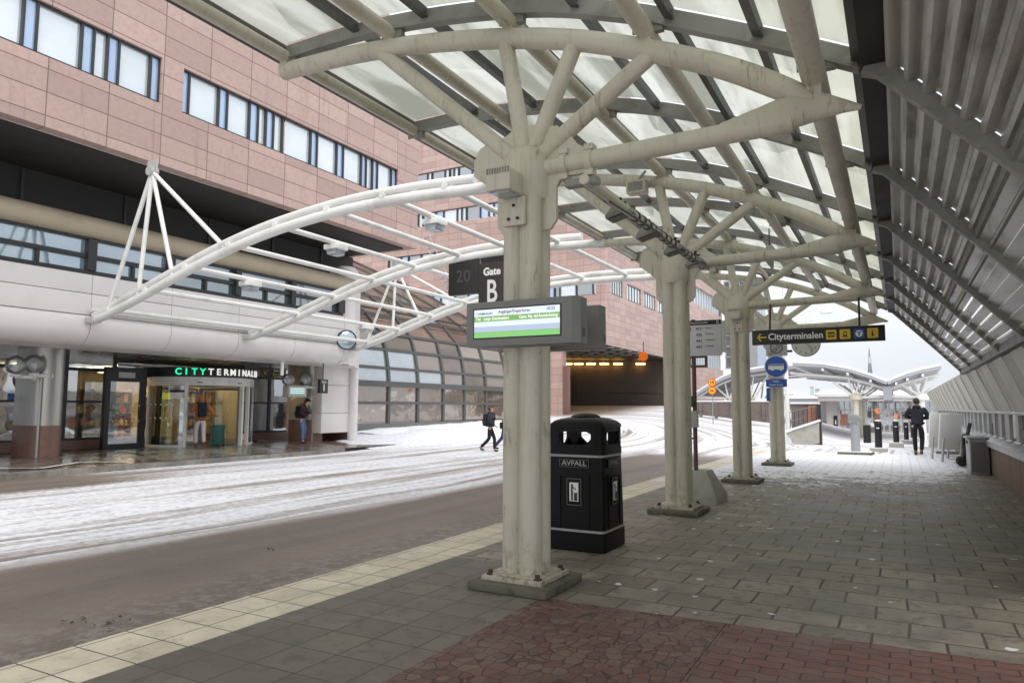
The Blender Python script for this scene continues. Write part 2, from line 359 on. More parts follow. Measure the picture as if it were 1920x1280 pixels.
track = t.m('ADD', t.m('MULTIPLY', t.ss(t.m('ADD', st1, t.m('MULTIPLY_ADD', big, .2, -.1)), .47, .62), .62), t.m('ADD', t.m('MULTIPLY', t.ss(t.m('ADD', st2, t.m('MULTIPLY_ADD', wob, .3, -.15)), .48, .62), .5), t.m('MULTIPLY', t.ss(st3, .5, .62), .3)), clamp=True)
pave = t.ss(u, -16.6, -17.2)
track = t.m('MULTIPLY', track, t.m('SUBTRACT', 1., t.m('MULTIPLY', pave, .8)))
thin = t.m('MULTIPLY', cover, t.m('SUBTRACT', 1., t.m('MULTIPLY', track, .9)))
thin = t.m('MULTIPLY', thin, t.m('MULTIPLY_ADD', t.ss(fine, .3, .58), .45, .55), clamp=True)
asp = t.mix(t.ss(st1, .35, .65), (.165, .136, .112), (.235, .188, .155))
asp = t.mix(t.m('MULTIPLY', t.ss(big, .45, .7), .5), asp, (.14, .115, .10))
asp = t.mix(t.m('MULTIPLY', t.ss(grit, .54, .68), .7), asp, (.46, .41, .37))
asp = t.mix(t.m('MULTIPLY', t.ss(grit, .45, .25), .5), asp, (.06, .05, .045))
asp = t.mix(t.m('MULTIPLY', t.m('MULTIPLY', t.ss(x, -6.2, -4.9), t.ss(fine, .45, .62)), .35), asp, (.5, .48, .45))   # salt by the kerb
slush = t.mix(fine, (.28, .24, .215), (.50, .46, .44))
snowc = t.mix(t.ss(fine, .3, .7), (.66, .67, .71), (.84, .85, .89))
base = t.mix(t.ss(thin, .02, .25), asp, slush); col = t.mix(t.ss(thin, .15, .8), base, snowc)
h = t.m('ADD', t.m('MULTIPLY', thin, .8), t.m('ADD', t.m('MULTIPLY', grit, .2), t.m('MULTIPLY', fine, .35)))
finish(t, principled(t, col, t.m('MULTIPLY_ADD', thin, .25, t.m('MULTIPLY_ADD', big, .3, .42)), 0, t.bump(h, .35, .03)))
# ---- platform paving: staggered slabs, damp patches and trodden snow
def slabs(name, bw, rh, off, c1, c2, mortar, rot=False, snowy=True, msize=.006, wet=.5, joint=.0, dirt=1., r0=.68, rv=-.16):
    m, t = newmat(name); p = t.pos(); x, y, z = t.sep(p)
    wv = t.m('MULTIPLY_ADD', t.noise(p, .7, 2), .05, -.025)
    v = t.comb(t.m('ADD', y if rot else x, wv), t.m('ADD', x if rot else y, wv), 0.)
    br = t.n('TexBrick', {'Vector': v, 'Color1': c1, 'Color2': c2, 'Mortar': mortar, 'Scale': 1., 'Mortar Size': msize, 'Mortar Smooth': .3, 'Bias': 0., 'Brick Width': bw, 'Row Height': rh}, offset=off)
    n1 = t.noise(p, 1.1, 5, .65); n2 = t.noise(p, 7, 5, .7, .5); gr = t.noise(p, 160, 3, .7)
    c = t.mix(t.m('MULTIPLY', t.ss(n1, .40, .62), .6*dirt), br.outputs[0], (.07, .056, .04))
    c = t.mix(t.m('MULTIPLY', t.ss(n2, .52, .64), .55*dirt), c, (.055, .045, .033))
    c = t.mix(t.m('MULTIPLY', gr, .3), c, (.3, .28, .24))
    rough = t.m('MULTIPLY_ADD', t.ss(n1, .38, .60), rv, r0)
    h = t.m('ADD', t.m('MULTIPLY', br.outputs[1], -1.), t.m('MULTIPLY', gr, .15))
    if snowy:
        sp = t.noise(t.scl(p, (1., 1., 1)), 5.5, 6, .7, .2); sm = t.noise(p, .9, 4, .6)
        rb = t.n('TexBrick', {'Vector': v, 'Color1': (0, 0, 0), 'Color2': (1, 1, 1), 'Mortar': (.5, .5, .5), 'Scale': 1., 'Mortar Size': msize, 'Brick Width': bw, 'Row Height': rh}, offset=off)
        grow = t.ss(t.m('ADD', y, t.m('MULTIPLY_ADD', x, -.25, t.m('MULTIPLY_ADD', sm, 5., -2.5))), 11., 22.)
        th = t.m('MULTIPLY_ADD', grow, -.42, .74)
        th = t.m('ADD', th, t.m('MULTIPLY', t.ss(x, .6, 1.7), .2))
        th = t.m('ADD', th, t.m('MULTIPLY_ADD', t.sep(rb.outputs[0])[0], .13, -.065))
        k = t.n('MapRange', {0: t.m('SUBTRACT', sp, th), 1: -.004, 2: .025, 3: 0., 4: 1.}).outputs[0]
        lim = t.ss(t.m('ADD', y, t.m('MULTIPLY', x, -.2)), 4.8, 7.)
        k = t.m('MULTIPLY', t.m('MULTIPLY', k, lim), t.m('MULTIPLY_ADD', br.outputs[1], -.55, 1.))
        fl = t.n('TexVoronoi', {'Vector': t.n('VectorMath', {0: p, 1: t.scl(t.n('TexNoise', {'Vector': p, 'Scale': 22., 'Detail': 2.}).outputs['Color'], (.09, .09, 0))}, operation='ADD').outputs[0], 'Scale': 3.4, 'Randomness': 1.}); fd = t.ss(t.m('ADD', fl.outputs['Distance'], t.m('MULTIPLY', t.sep(fl.outputs['Color'])[2], .05)), .135, .115)
        pick = t.ss(t.sep(fl.outputs['Color'])[1], .22, .25)
        k = t.m('MAXIMUM', k, t.m('MULTIPLY', t.m('MULTIPLY', fd, pick), .9))
        c = t.mix(k, c, (.82, .83, .86)); rough = t.m('MAXIMUM', rough, t.m('MULTIPLY', k, .7))
        h = t.m('ADD', h, t.m('MULTIPLY', k, 1.))
    finish(t, principled(t, c, rough, 0, t.bump(h, .6, .008))); return m
slabs('paving', .44, .375, .5, (.36, .322, .25), (.235, .207, .158), (.03, .023, .015), msize=.011)
slabs('tiles_grey', .35, .35, 0., (.205, .187, .15), (.15, .135, .108), (.022, .018, .014), rot=True, snowy=False)
slabs('tiles_yellow', .35, .335, 0., (.90, .83, .64), (.78, .71, .53), (.07, .06, .04), rot=True, snowy=False, dirt=.4)
slabs('kerb_stone', 1.2, .4, 0., (.3, .28, .26), (.24, .22, .2), (.1, .09, .08), rot=True, snowy=False)
slabs('entry_paving', .6, .6, 0., (.17, .135, .115), (.13, .065, .052), (.05, .03, .025), rot=True, snowy=False, r0=.34, rv=-.24)
slabs('entry_mat', 1.2, .9, 0., (.27, .26, .235), (.22, .21, .19), (.1, .1, .09), rot=True, snowy=False, r0=.34, rv=-.2)
def cobble(name, kind):
    m, t = newmat(name); p = t.pos(); x, y, z = t.sep(p)
    gr = t.noise(p, 150, 3, .7); n1 = t.noise(p, 2.3, 5, .65); n2 = t.noise(p, 9, 4, .7)
    if kind == 'hex':
        vv = t.n('VectorMath', {0: t.scl(p, (11.5, 10.0, 0)), 1: t.scl(t.n('TexNoise', {'Vector': p, 'Scale': 3., 'Detail': 2.}).outputs['Color'], (.5, .5, 0))}, operation='ADD').outputs[0]
        v1 = t.n('TexVoronoi', {'Vector': vv, 'Scale': 1., 'Randomness': .62}, feature='DISTANCE_TO_EDGE').outputs[0]
        cid = t.n('TexVoronoi', {'Vector': vv, 'Scale': 1., 'Randomness': .62}).outputs['Color']
        j = t.ss(v1, .05, .02)
        c = t.mix(t.sep(cid)[0], (.11, .05, .037), (.16, .083, .058))
        c = t.mix(t.m('MULTIPLY', t.ss(t.sep(cid)[1], .6, .8), .6), c, (.2, .15, .105))
    else:
        yy = t.m('ADD', y, t.m('MULTIPLY', t.m('SINE', t.m('MULTIPLY', x, 40.)), .011))
        br = t.n('TexBrick', {'Vector': t.comb(x, yy, 0.), 'Color1': (.185, .085, .064), 'Color2': (.14, .06, .046), 'Mortar': (.05, .024, .018), 'Scale': 1., 'Mortar Size': .006, 'Mortar Smooth': .3, 'Brick Width': .225, 'Row Height': .112})
        j = br.outputs[1]; c = br.outputs[0]
    c = t.mix(t.m('MULTIPLY', t.ss(n1, .42, .68), .55), c, (.085, .04, .032))
    c = t.mix(t.m('MULTIPLY', t.ss(n2, .55, .7), .35), c, (.28, .2, .15))
    c = t.mix(t.m('MULTIPLY', gr, .25), c, (.3, .2, .16)); c = t.mix(t.m('MULTIPLY', j, .8), c, (.045, .028, .022))
    h = t.m('ADD', t.m('MULTIPLY', j, -1.), t.m('MULTIPLY', gr, .2))
    finish(t, principled(t, c, t.m('MULTIPLY_ADD', t.ss(n1, .4, .65), -.25, .66), 0, t.bump(h, .7, .008)))
cobble('cobble_hex', 'hex'); cobble('cobble_wave', 'wave')
# ------------------------------------------------------------------ ground
def gz(x, y):
    z = -.08+.74*smooth((y-23)/22)*smooth((-6-x)/9)
    z += 1.0*smooth((y-47)/22)*smooth((-10-x)/9)
    z += -.95*smooth((y-27)/35)*smooth((x+9)/6)
    lf = max(z, .13+.36*smooth((y-20.5)/6)+.2*smooth((y-25)/15))
    return lerp(z, lf, smooth((-16.4-x)/2.2)*smooth((y-17.5)/3.5))
def struct(o): o['kind'] = 'structure'; return o
def frange(a, b, n): return [a+(b-a)*i/n for i in range(n+1)]
g = MB(); g.box(-900, 900, -300, 1500, -3.2, -3.0); struct(g.build('snowy_ground', 'snow'))
g = MB(); g.grid(frange(-17.12, -4.79, 50), frange(-12, 20.6, 68), gz); g.grid(frange(-36, -4.79, 110), frange(20.6, 27, 16), gz); struct(g.build('road', 'road_snow'))
g = MB(); g.grid([-70, -50, -40]+frange(-36, 4, 80)+[7, 12, 20, 40, 80], frange(27, 75, 96)+[90, 120, 170], lambda x, y: gz(x, y) if y < 70 else gz(x, 70)-(y-70)*.01)
struct(g.build('snowy_forecourt', 'road_snow'))
g = MB(); g.box(-4.75, -4.1, -10, 27, -.25, 0); struct(g.build('kerb_strip', 'tiles_yellow', bev=.012))
g = MB(); g.box(-4.098, -2.62, -10, 6.3, -.25, 0); struct(g.build('tile_strip', 'tiles_grey'))
g = MB(); g.prism([(-2.62, 5.33), (-2.3, 5.33), (1.9, 5.44), (1.9, 27), (-4.098, 27), (-4.098, 6.302), (-2.62, 6.302)], lambda a, b, z: (a, b, z), -.25, 0); struct(g.build('platform_paving', 'paving'))
g = MB(); g.prism([(-2.618, -10), (-1.152, -10), (-1.152, 5.356), (-2.3, 5.326), (-2.618, 5.326)], lambda a, b, z: (a, b, z), -.25, 0); struct(g.build('red_cobble_paving', 'cobble_hex'))
g = MB(); g.prism([(-1.148, -10), (1.9, -10), (1.9, 5.436), (-1.148, 5.356)], lambda a, b, z: (a, b, z), -.25, 0); struct(g.build('red_wave_paving', 'cobble_wave'))
def ez(x, y):
    z = lerp(.05, .16, min(1, (-17.36-x)/1.6))
    return max(z, gz(x, y)+.004*(x < -19)-.03*smooth((y-19)/1.5)*(x > -19)) if y > 19 else z
g = MB(); g.box(-17.36, -17.12, -10, 19.2, -.3, .05); struct(g.build('far_kerb', 'kerb_stone', bev=.02))
g = MB(); g.grid([-36, -30, -25, -22, -20, -18.6, -17.8, -17.36], frange(-10, 22.4, 65), ez); struct(g.build('entrance_pavement', 'entry_paving'))
# ------------------------------------------------------------------ platform canopy
Y1, DY, XC = 5.6, 4.9, -2.9
ARCH = [(-.22, 3.72), (-.75, 4.04), (-1.15, 4.28), (-1.7, 4.54), (-2.3, 4.78), (-2.85, 4.95), (-3.5, 5.10), (-4.3, 5.24), (-5.15, 5.33), (-6.05, 5.37)]
ROOF = [(-6.05, 5.56), (-5.2, 5.56), (-4.5, 5.52), (-3.6, 5.40), (-2.7, 5.21), (-1.9, 4.93), (-1.45, 4.73), (-.75, 4.39), (-.16, 4.08)]
def archz(x): return interp(ARCH, x)
def spline(tab, n):
    tab = sorted(tab); P = [Vector((a, 0, b)) for a, b in tab]; out = []
    for i in range(len(P)-1):
        p0, p1, p2, p3 = P[max(i-1, 0)], P[i], P[i+1], P[min(i+2, len(P)-1)]
        for k in range(n):
            u = k/n; out.append(.5*((2*p1)+(p2-p0)*u+(2*p0-5*p1+4*p2-p3)*u*u+(-p0+3*p1-3*p2+p3)*u**3))
    out.append(P[-1]); return [(v.x, v.z) for v in out]
col_labels = ['nearest cream steel column, carrying the departures screen', 'cream steel column beside the concrete sign foot, second from the camera',
              'cream steel column just left of the hanging arrow sign, third from the camera', 'far cream steel column carrying the round blue bus sign']
proto = None
for i in range(4):
    Y = Y1+i*DY
    if proto is None:
        c = thing('canopy_column', col_labels[0], 'column', (XC, Y, 0), 'cream columns holding up the platform canopy'); proto = c
        b = MB(); b.box(XC-.39, XC+.36, Y-.36, Y+.39, 0, .075); b.build('plinth', 'plinth_stone', c, bev=.022)
        b = MB(); b.box(XC-.3, XC+.27, Y-.27, Y+.3, .075, .115); b.box(XC-.26, XC+.23, Y-.23, Y+.26, .115, .13); b.build('base_plate', 'plate_paint', c, bev=.012)
        for sx in (-1, 1):
            for sy in (-1, 1):
                b = MB(); bx, by = XC-.015+sx*.225, Y+.015+sy*.225
                b.lathe((bx, by, .115), [(.0, 0), (.04, 0), (.04, .012), (.024, .012), (.024, .04), (0, .042)], 6); b.build('bolt', 'rust_bolt', c)
        b = MB()
        for sx in (-1, 1):
            for sy in (-1, 1):
                b.tube([(XC+sx*.088, Y+sy*.088, .13), (XC+sx*.088, Y+sy*.088, 3.56)], .092, 20)
        b.box(XC-.13, XC+.13, Y-.13, Y+.13, .13, 3.5); b.build('shaft', 'cream_paint', c)
        b = MB()
        b.lathe((XC, Y, 0), [(.0, 3.38), (.2, 3.40), (.222, 3.44), (.225, 3.62), (.222, 3.74), (.2, 3.83), (.15, 3.885), (.08, 3.91), (0, 3.915)], 28); b.build('column_head', 'cream_paint', c, sharp=50)
        b = MB(); po = [(-.3, 3.2), (-.24, 3.12), (.24, 3.12), (.3, 3.2), (.3, 3.5), (.36, 3.58), (.6, 3.58), (.6, 3.8), (.5, 3.86), (.42, 3.98), (.31, 4.06), (.2, 4.07), (.05, 4.12), (-.1, 4.12), (-.22, 4.05), (-.36, 4.04), (-.5, 3.98), (-.56, 3.86), (-.56, 3.72), (-.4, 3.6), (-.3, 3.5)]
        b.prism([(XC+a, z) for a, z in po], lambda a, z, y: (a, y, z), Y-.022, Y+.022); b.build('gusset_plate', 'cream_paint', c, bev=.006)
        for xa in (-4.62, -3.13, -2.42, -1.72):
            za = archz(xa)-.03; d = Vector((xa-XC, 0, za-3.72)); d.normalize()
            b = MB(); b.tube([Vector((XC, Y, 3.72))+d*.16, Vector((xa, Y, za))], .076, 16); b.build('strut', 'cream_paint', c)
        b = MB(); b.tube([(XC+.2, Y, 3.69), (-.62, Y, 3.72)], .082, 16); b.build('tie_tube', 'cream_paint', c)
        b = MB(); b.tube([(-1.15, Y, 3.722), (-.85, Y, 3.76), (-.62, Y, 3.80), (-.42, Y, 3.80), (-.26, Y, 3.765), (-.15, Y, 3.735)], [.083, .115, .135, .105, .05, .02], 16, sx=.75); b.build('tie_nose', 'cream_paint', c)
        b = MB(); ap_ = [(x, z) for x, z in spline(ARCH, 5) if x < -.3]; b.tube([(x, Y, z-.03*smooth((x+.9)/.6)) for x, z in ap_], [.095-.02*smooth((x+.8)/.5) for x, z in ap_], 18); b.build('arch_tube', 'cream_paint', c)
    else:
        c = copy_tree(proto, (0, i*DY, 0)); c['label'] = col_labels[i]
# ---- roof
roof = thing('glass_canopy', 'long curved canopy roof of dirty frosted glass on cream tubes', 'canopy', (-3, 8, 0))
YA, YB = -2.0, Y1+3*DY+.35
for x, r in ((-6.0, .075), (-4.5, .078), (-3.08, .078), (-1.76, .078), (-.46, .092)):
    b = MB(); z = archz(x)+.095+r*.75
    b.tube([(x, YA, z), (x, YB-.1, z)], r, 16)
    for i in range(-1, 4): b.box(x-.05, x+.05, Y1+i*DY-.07, Y1+i*DY+.07, z-r-.1, z-r*.6)
    b.build('purlin_tube', 'cream_paint', roof)
RP = spline(ROOF, 4)
def roofz(x): return interp(RP, x)
ribY = [Y1+k*DY/2 for k in range(-3, 7)]
for Y in ribY:
    b = MB(); n = len(RP); vs = []
    for x, z in RP: vs += [(x, Y-.04, z-.06), (x, Y+.04, z-.06), (x, Y+.04, z+.085), (x, Y-.04, z+.085)]
    b.add(vs, [(4*i+j, 4*i+(j+1) % 4, 4*i+4+(j+1) % 4, 4*i+4+j) for i in range(n-1) for j in range(4)]+[(3, 2, 1, 0), (4*n-4, 4*n-3, 4*n-2, 4*n-1)])
    for i in range(n-1):      # bottom flange
        (x0, z0), (x1, z1) = RP[i], RP[i+1]; b.add([(x0, Y-.055, z0-.072), (x0, Y+.055, z0-.072), (x1, Y+.055, z1-.072), (x1, Y-.055, z1-.072), (x0, Y-.055, z0-.058), (x0, Y+.055, z0-.058), (x1, Y+.055, z1-.058), (x1, Y-.055, z1-.058)], [(0,3,2,1),(4,5,6,7),(0,1,5,4),(1,2,6,5),(2,3,7,6),(3,0,4,7)])
    for x in (-6.0, -4.5, -3.08, -1.76, -.46):   # clip to each tube
        z = roofz(x); b.box(x+.05, x+.15, Y-.03, Y+.03, z-.17, z-.07); b.box(x-.12, x+.16, Y-.012, Y+.012, z-.14, z-.07)
    b.build('roof_rib', 'rib_grey', roof)
BX = [-6.02, -4.95, -4.05, -3.2, -2.4, -1.55, -.85, -.16]
for x in BX:
    b = MB(); z = roofz(x); sl = (roofz(x+.1)-roofz(x-.1))/.2; rot = Matrix.Rotation(-math.atan(sl), 3, 'Y')
    b.obox((x, (YA+YB)/2, z+.05), (.045, YB-YA, .09), rot); b.obox((x, (YA+YB)/2, z-.003), (.085, YB-YA, .016), rot); b.build('glazing_bar', 'bar_grey', roof)
for k in range(len(ribY)-1):
    for a, c2 in zip(BX, BX[1:]):
        xs = frange(a+.025, c2-.025, 3); b = MB(); y0, y1 = ribY[k]+.045, ribY[k+1]-.045
        b.add([(x, y, roofz(x)+.1+(1 if y == y1 else 0)*0) for x in xs for y in (y0, y1)]+[(x, y, roofz(x)+.108) for x in xs for y in (y0, y1)],
              [(0,2,3,1),(2,4,5,3),(4,6,7,5),(8,9,11,10),(10,11,13,12),(12,13,15,14),(0,1,9,8),(6,14,15,7),(0,8,10,2),(2,10,12,4),(4,12,14,6),(1,3,11,9),(3,5,13,11),(5,7,15,13)])
        b.build('glass_pane', 'roof_glass', roof)
b = MB(); b.box(-6.16, -6.1, YA, YB, 5.5, 5.66); b.build('edge_gutter', 'dark_metal', roof)
# ---- lean-to on the wall side
PR = [(-.02, 4.05), (.78, 3.20), (1.46, 2.44)]
PR[0] = (-.02, 4.06)
lean = thing('lean_to_roof', 'dark corrugated metal roof sloping down from the glass canopy to the wall', 'roof', (.6, 8, 0))
def along(s_):   # point at distance s_ down the slope and its normal (inwards, towards the walkway)
    s0 = 0
    for (a, b_), (c, d) in zip(PR, PR[1:]):
        L = math.hypot(c-a, d-b_)
        if s_ <= s0+L+1e-6 or (c, d) == PR[-1]:
            t_ = (s_-s0)/L; return a+(c-a)*t_, b_+(d-b_)*t_, (d-b_)/L, -(c-a)/L
        s0 += L
L1 = math.hypot(PR[1][0]-PR[0][0], PR[1][1]-PR[0][1]); L2 = math.hypot(PR[2][0]-PR[1][0], PR[2][1]-PR[1][1])
for Y in ribY:
    b = MB(); LL = L1+L2; pts = [along(LL*k/12) for k in range(13)]; vs = []
    for x, z, nx, nz in pts:
        for o_, y in ((.1, Y-.045), (.1, Y+.045), (-.02, Y+.045), (-.02, Y-.045)): vs.append((x+nx*o_, y, z+nz*o_))
    b.add(vs, [(4*i+j, 4*i+(j+1) % 4, 4*i+4+(j+1) % 4, 4*i+4+j) for i in range(12) for j in range(4)]+[(3, 2, 1, 0), (48, 49, 50, 51)])
    x, z, nx, nz = along(.06); b.obox((x-.02, Y, z+.0), (.24, .1, .17), Matrix.Rotation(R(20), 3, 'Y'))
    for k in range(1, 9):
        x, z, nx, nz = along(.16*k); b.obox((x+nx*.1, Y-.05, z+nz*.1), (.02, .004, .02))
    b.build('rib', 'rib_grey', lean)
for k in range(len(ribY)-1):
    y0, y1 = ribY[k]+.03, ribY[k+1]-.03; b = MB()
    pitch = .158; prof = [(0, 0), (.035, 0), (.082, .06), (.117, .06)]; pts = []; s_ = .0
    while s_ < L1-.02:
        for ds, h in prof:
            if s_+ds < L1: x, z, nx, nz = along(s_+ds); pts.append((x+nx*(h-.035), z+nz*(h-.035)))
        s_ += pitch
    n = len(pts)
    b.add([(x, y, z) for x, z in pts for y in (y0, y1)], [(2*i, 2*i+2, 2*i+3, 2*i+1) for i in range(n-1)])
    b.build('corrugated_sheet', 'corrugated', lean, fix=False)
    b = MB(); s_ = L1-.07
    gap = .012 if y1 > 11.5 else -.012     # lower strips laid with narrow open gaps
    while s_ < L1+L2-.1:
        a = along(s_); c = along(min(s_+.152-gap, L1+L2-.03)); m_ = along(s_+.03)
        P_ = [(a[0]-a[2]*.02, a[1]-a[3]*.02), (m_[0]+m_[2]*.05, m_[1]+m_[3]*.05), (c[0]+c[2]*.02, c[1]+c[3]*.02)]
        b.add([(x, y, z) for x, z in P_ for y in (y0, y1)], [(2*i, 2*i+2, 2*i+3, 2*i+1) for i in range(2)])
        s_ += .152
    b.build('corrugated_sheet', 'corrugated', lean, fix=False)
b = MB(); b.box(-.145, .02, YA, YB, 4.02, 4.22); b.build('ridge_gutter', 'soffit_dark', lean)
x, z, nx, nz = along(L1)
for o_ in (-.05, .06):
    b = MB(); b.beam((x+o_, YA, z-o_-.03), (x+o_, YB, z-o_-.03), .03, .1); b.build('edge_trim', 'rib_grey', lean)
b = MB(); b.box(1.36, 1.5, YA, YB, 2.36, 2.5); b.build('eaves_beam', 'bar_grey', lean)
b = MB(); b.box(.75, .79, YA, YB, 3.3, 3.34); b.build('eaves_rail', 'bar_grey', lean)
# ---- wall along the walkway
XW = 1.86
wall = thing('walkway_wall', 'low wall with brown boards, small windows and slanting pale metal panels along the walkway', 'wall', (XW, 20, 0))
YE = 46.
n = 62; y = 6.
k = 0
while y < YE:
    wd = 1.16 if k % 2 else 1.0; b = MB(); mt = 'wall_panel' if k % 2 else 'wall_panel_dark'; off = 0 if k % 2 else .022
    drop = -.95*smooth((y-27)/35)*.9 if y > 30 else 0
    b.add([(1.43+off, y+.008, 2.42), (1.43+off, y+wd-.008, 2.42), (1.8+off, y+wd-.008, 1.47), (1.8+off, y+.008, 1.47), (1.46+off, y+.008, 2.43), (1.46+off, y+wd-.008, 2.43), (1.83+off, y+wd-.008, 1.48), (1.83+off, y+.008, 1.48)], [(0,3,2,1),(4,5,6,7),(0,1,5,4),(1,2,6,5),(2,3,7,6),(3,0,4,7)])
    b.build('slanting_panel', mt, wall); y += wd; k += 1
b = MB(); b.box(1.78, 1.9, 6, YE, 1.43, 1.465); b.build('panel_rail', 'light_grey', wall)
y = 6.
while y < YE-.2:
    b = MB(); b.box(1.86, 1.94, y, y+.34, .93, 1.43); b.build('window_post', 'light_grey', wall)
    b = MB(); b.box(1.89, 1.9, y+.34, y+1.18, .93, 1.43); b.build('window', 'dim_pane', wall); y += 1.18
b = MB(); b.prism([(1.74, .68), (1.74, .80), (1.8, .83), (1.95, .93), (2.1, .93), (2.1, .68)], lambda a, z, y: (a, y, z), 6, YE); b.build('ledge', 'galv', wall, bev=.008)
y = 6.
while y < YE:
    b = MB(); dz = min(0, gz(0, y+.6)); b.box(1.83, 1.9, y+.006, y+1.164, dz-.3, .68); b.build('lower_board', 'weathered_board', wall); y += 1.17
b = MB(); b.box(1.9, 2.0, 6, YE, -1.2, .66); b.build('wall_core', 'concrete', wall)
# ---- pipe with floodlights between the first two columns
pipe = thing('lighting_pipe', 'cream pipe with black clamps carrying four floodlights under the canopy', 'pipe', (-2.35, 8, 3.5))
pa, pb = Vector((-2.3, Y1-.1, 3.5)), Vector((-2.45, Y1+DY, 3.62))
b = MB(); b.tube([pa, pb], .045, 12); b.build('tube', 'cream_paint', pipe)
for k in range(16):
    p = pa.lerp(pb, .3+.66*k/15); b = MB(); b.tube([p-Vector((0, .022, 0)), p+Vector((0, .022, 0))], .058, 10); b.build('clamp', 'dark_metal', pipe)
b = MB(); b.tube([pa+Vector((.05, .5, -.08)), pa.lerp(pb, .35)+Vector((.06, 0, -.05)), pa.lerp(pb, .6)+Vector((.06, 0, -.07)), pb+Vector((.06, 0, -.03))], .012, 6); b.build('cable', 'black_paint', pipe)
for k in range(2):
    b = MB(); x = -2.52+.24*k; b.tube([(x-.03, Y1, 3.69), (x+.03, Y1, 3.69)], .1, 16)
    for s_ in (-1, 1): b.box(x-.04, x+.04, Y1-.05, Y1+.05, 3.69+s_*.09, 3.69+s_*.14)
    b.build('clamp', 'cream_paint', pipe)
b = MB(); b.box(-2.5, -2.2, Y1-.06, Y1+.04, 3.47, 3.53); b.build('bracket', 'rib_grey', pipe)
fl_lab = ['floodlight hanging from the pipe nearest the camera', 'second floodlight along the pipe', 'third floodlight along the pipe', 'last floodlight on the pipe, at the second column head']
proto_f = None
for k, (px, py) in enumerate(((1158, 402), (1212, 440), (1262, 470), (1300, 494))):
    q = at(px, py, X=-2.45)
    pos = Vector((-2.42, q.y, q.z))
    if proto_f is None:
        fl0 = pos; t_ = thing('floodlight', fl_lab[0], 'floodlight', pos, 'floodlights under the canopy pipe'); proto_f = t_
        b = MB(); M_ = Matrix.Rotation(R(-14), 3, 'Y')
        vs = [pos+M_@Vector(v) for v in ((-.13,-.11,-.03),(.13,-.11,-.03),(.13,.11,-.03),(-.13,.11,-.03),(-.13,-.11,.0),(.13,-.11,.0),(.13,.11,.0),(-.13,.11,.0),(-.05,-.06,.09),(.05,-.06,.09),(.05,.06,.09),(-.05,.06,.09))]
        b.add(vs, [(0,1,5,4),(1,2,6,5),(2,3,7,6),(3,0,4,7),(4,5,9,8),(5,6,10,9),(6,7,11,10),(7,4,8,11),(8,9,10,11),(0,3,2,1)]); b.build('housing', 'rib_grey', t_)
        b = MB(); b.obox(pos+M_@Vector((0, 0, -.034)), (.2, .16, .006), M_); b.build('lens', 'lens_dark', t_)
        b = MB(); b.tube([pos+Vector((0, 0, .08)), pos+Vector((0, 0, .17))], .02, 8); b.box(pos.x-.06, pos.x+.06, pos.y-.015, pos.y+.015, pos.z+.1, pos.z+.125); b.build('bracket', 'dark_metal', t_)
    else:
        c = copy_tree(proto_f, pos-fl0); c['label'] = fl_lab[k]
# wall lamps on columns
def box_lamp(x, y, z, lab):
    t_ = thing('wall_lamp', lab, 'lamp', (x, y, z), 'box lamps on the canopy columns')
    b = MB(); b.box(x-.13, x+.11, y-.19, y+.05, z-.02, z+.17); b.build('housing', 'cream_paint', t_, bev=.012)
    b = MB()
    for k in range(9): b.box(x-.12+k*.026, x-.108+k*.026, y-.196, y-.185, z+.125, z+.175)
    b.build('vents', 'rib_grey', t_)
    b = MB(); b.box(x-.1, x+.08, y-.15, y+.03, z-.032, z-.02); b.build('lens', 'dim_pane', t_)
    b = MB(); b.box(x-.09, x+.13, y+.05, y+.09, z-.28, z-.02); b.build('bracket', 'cream_paint', t_, bev=.01)
    b = MB()
    for dx, dz in ((.02, -.1), (-.03, -.22), (.06, -.22)): b.tube([(x+dx, y+.035, z+dz), (x+dx, y+.05, z+dz)], .014, 8)
    b.build('screw_hole', 'black_paint', t_)
box_lamp(XC-.04, Y1-.27, 3.42, 'small cream box lamp on the nearest column above the departures screen')
box_lamp(XC-.02, Y1+2*DY-.27, 3.4, 'small cream box lamp on the third column')
# loudspeaker and dome lamp under the roof
q = at(1195, 352, Y=Y1+DY-.2)
t_ = thing('loudspeaker', 'cream loudspeaker box on the second canopy arch', 'loudspeaker', q)
b = MB(); b.obox(q, (.3, .2, .2)); b.build('box', 'cream_paint', t_, bev=.01); b = MB(); b.tube([q+Vector((0, 0, .1)), q+Vector((.1, .1, .28))], .02, 8); b.build('bracket', 'rib_grey', t_)
b = MB(); b.box(q.x-.12, q.x+.12, q.y-.106, q.y-.101, q.z-.07, q.z+.07); b.build('grille', 'rib_grey', t_)
q = at(1417, 537, Y=Y1+2*DY+1.2)
t_ = thing('dome_lamp', 'white dome lamp with black hoop under the canopy by the third column', 'lamp', q)
b = MB(); b.lathe(q, [(0, .16), (.1, .14), (.16, .06), (.17, 0), (0, .0)], 18); b.build('shade', 'light_grey', t_)
b = MB(); b.tube([q+Vector((.2*math.cos(a), 0, .1+.2*math.sin(a))) for a in frange(-.2, math.pi+.2, 16)], .018, 8); b.build('hoop', 'black_paint', t_)
b = MB(); b.tube([q+Vector((0, 0, .15)), (q.x, q.y, roofz(q.x))], .015, 8); b.build('stem', 'rib_grey', t_)
q = at(1443, 470, Y=Y1+2*DY-1.2)
t_ = thing('hanging_lamp', 'slim grey lamp hanging on a rod under the canopy', 'lamp', q)
b = MB(); b.box(q.x-.06, q.x+.06, q.y-.06, q.y+.06, q.z-.22, q.z+.1); b.build('body', 'light_grey', t_, bev=.01)
b = MB(); b.tube([q+Vector((0, 0, .1)), (q.x, q.y, roofz(q.x))], .012, 8); b.build('rod', 'dark_metal', t_)
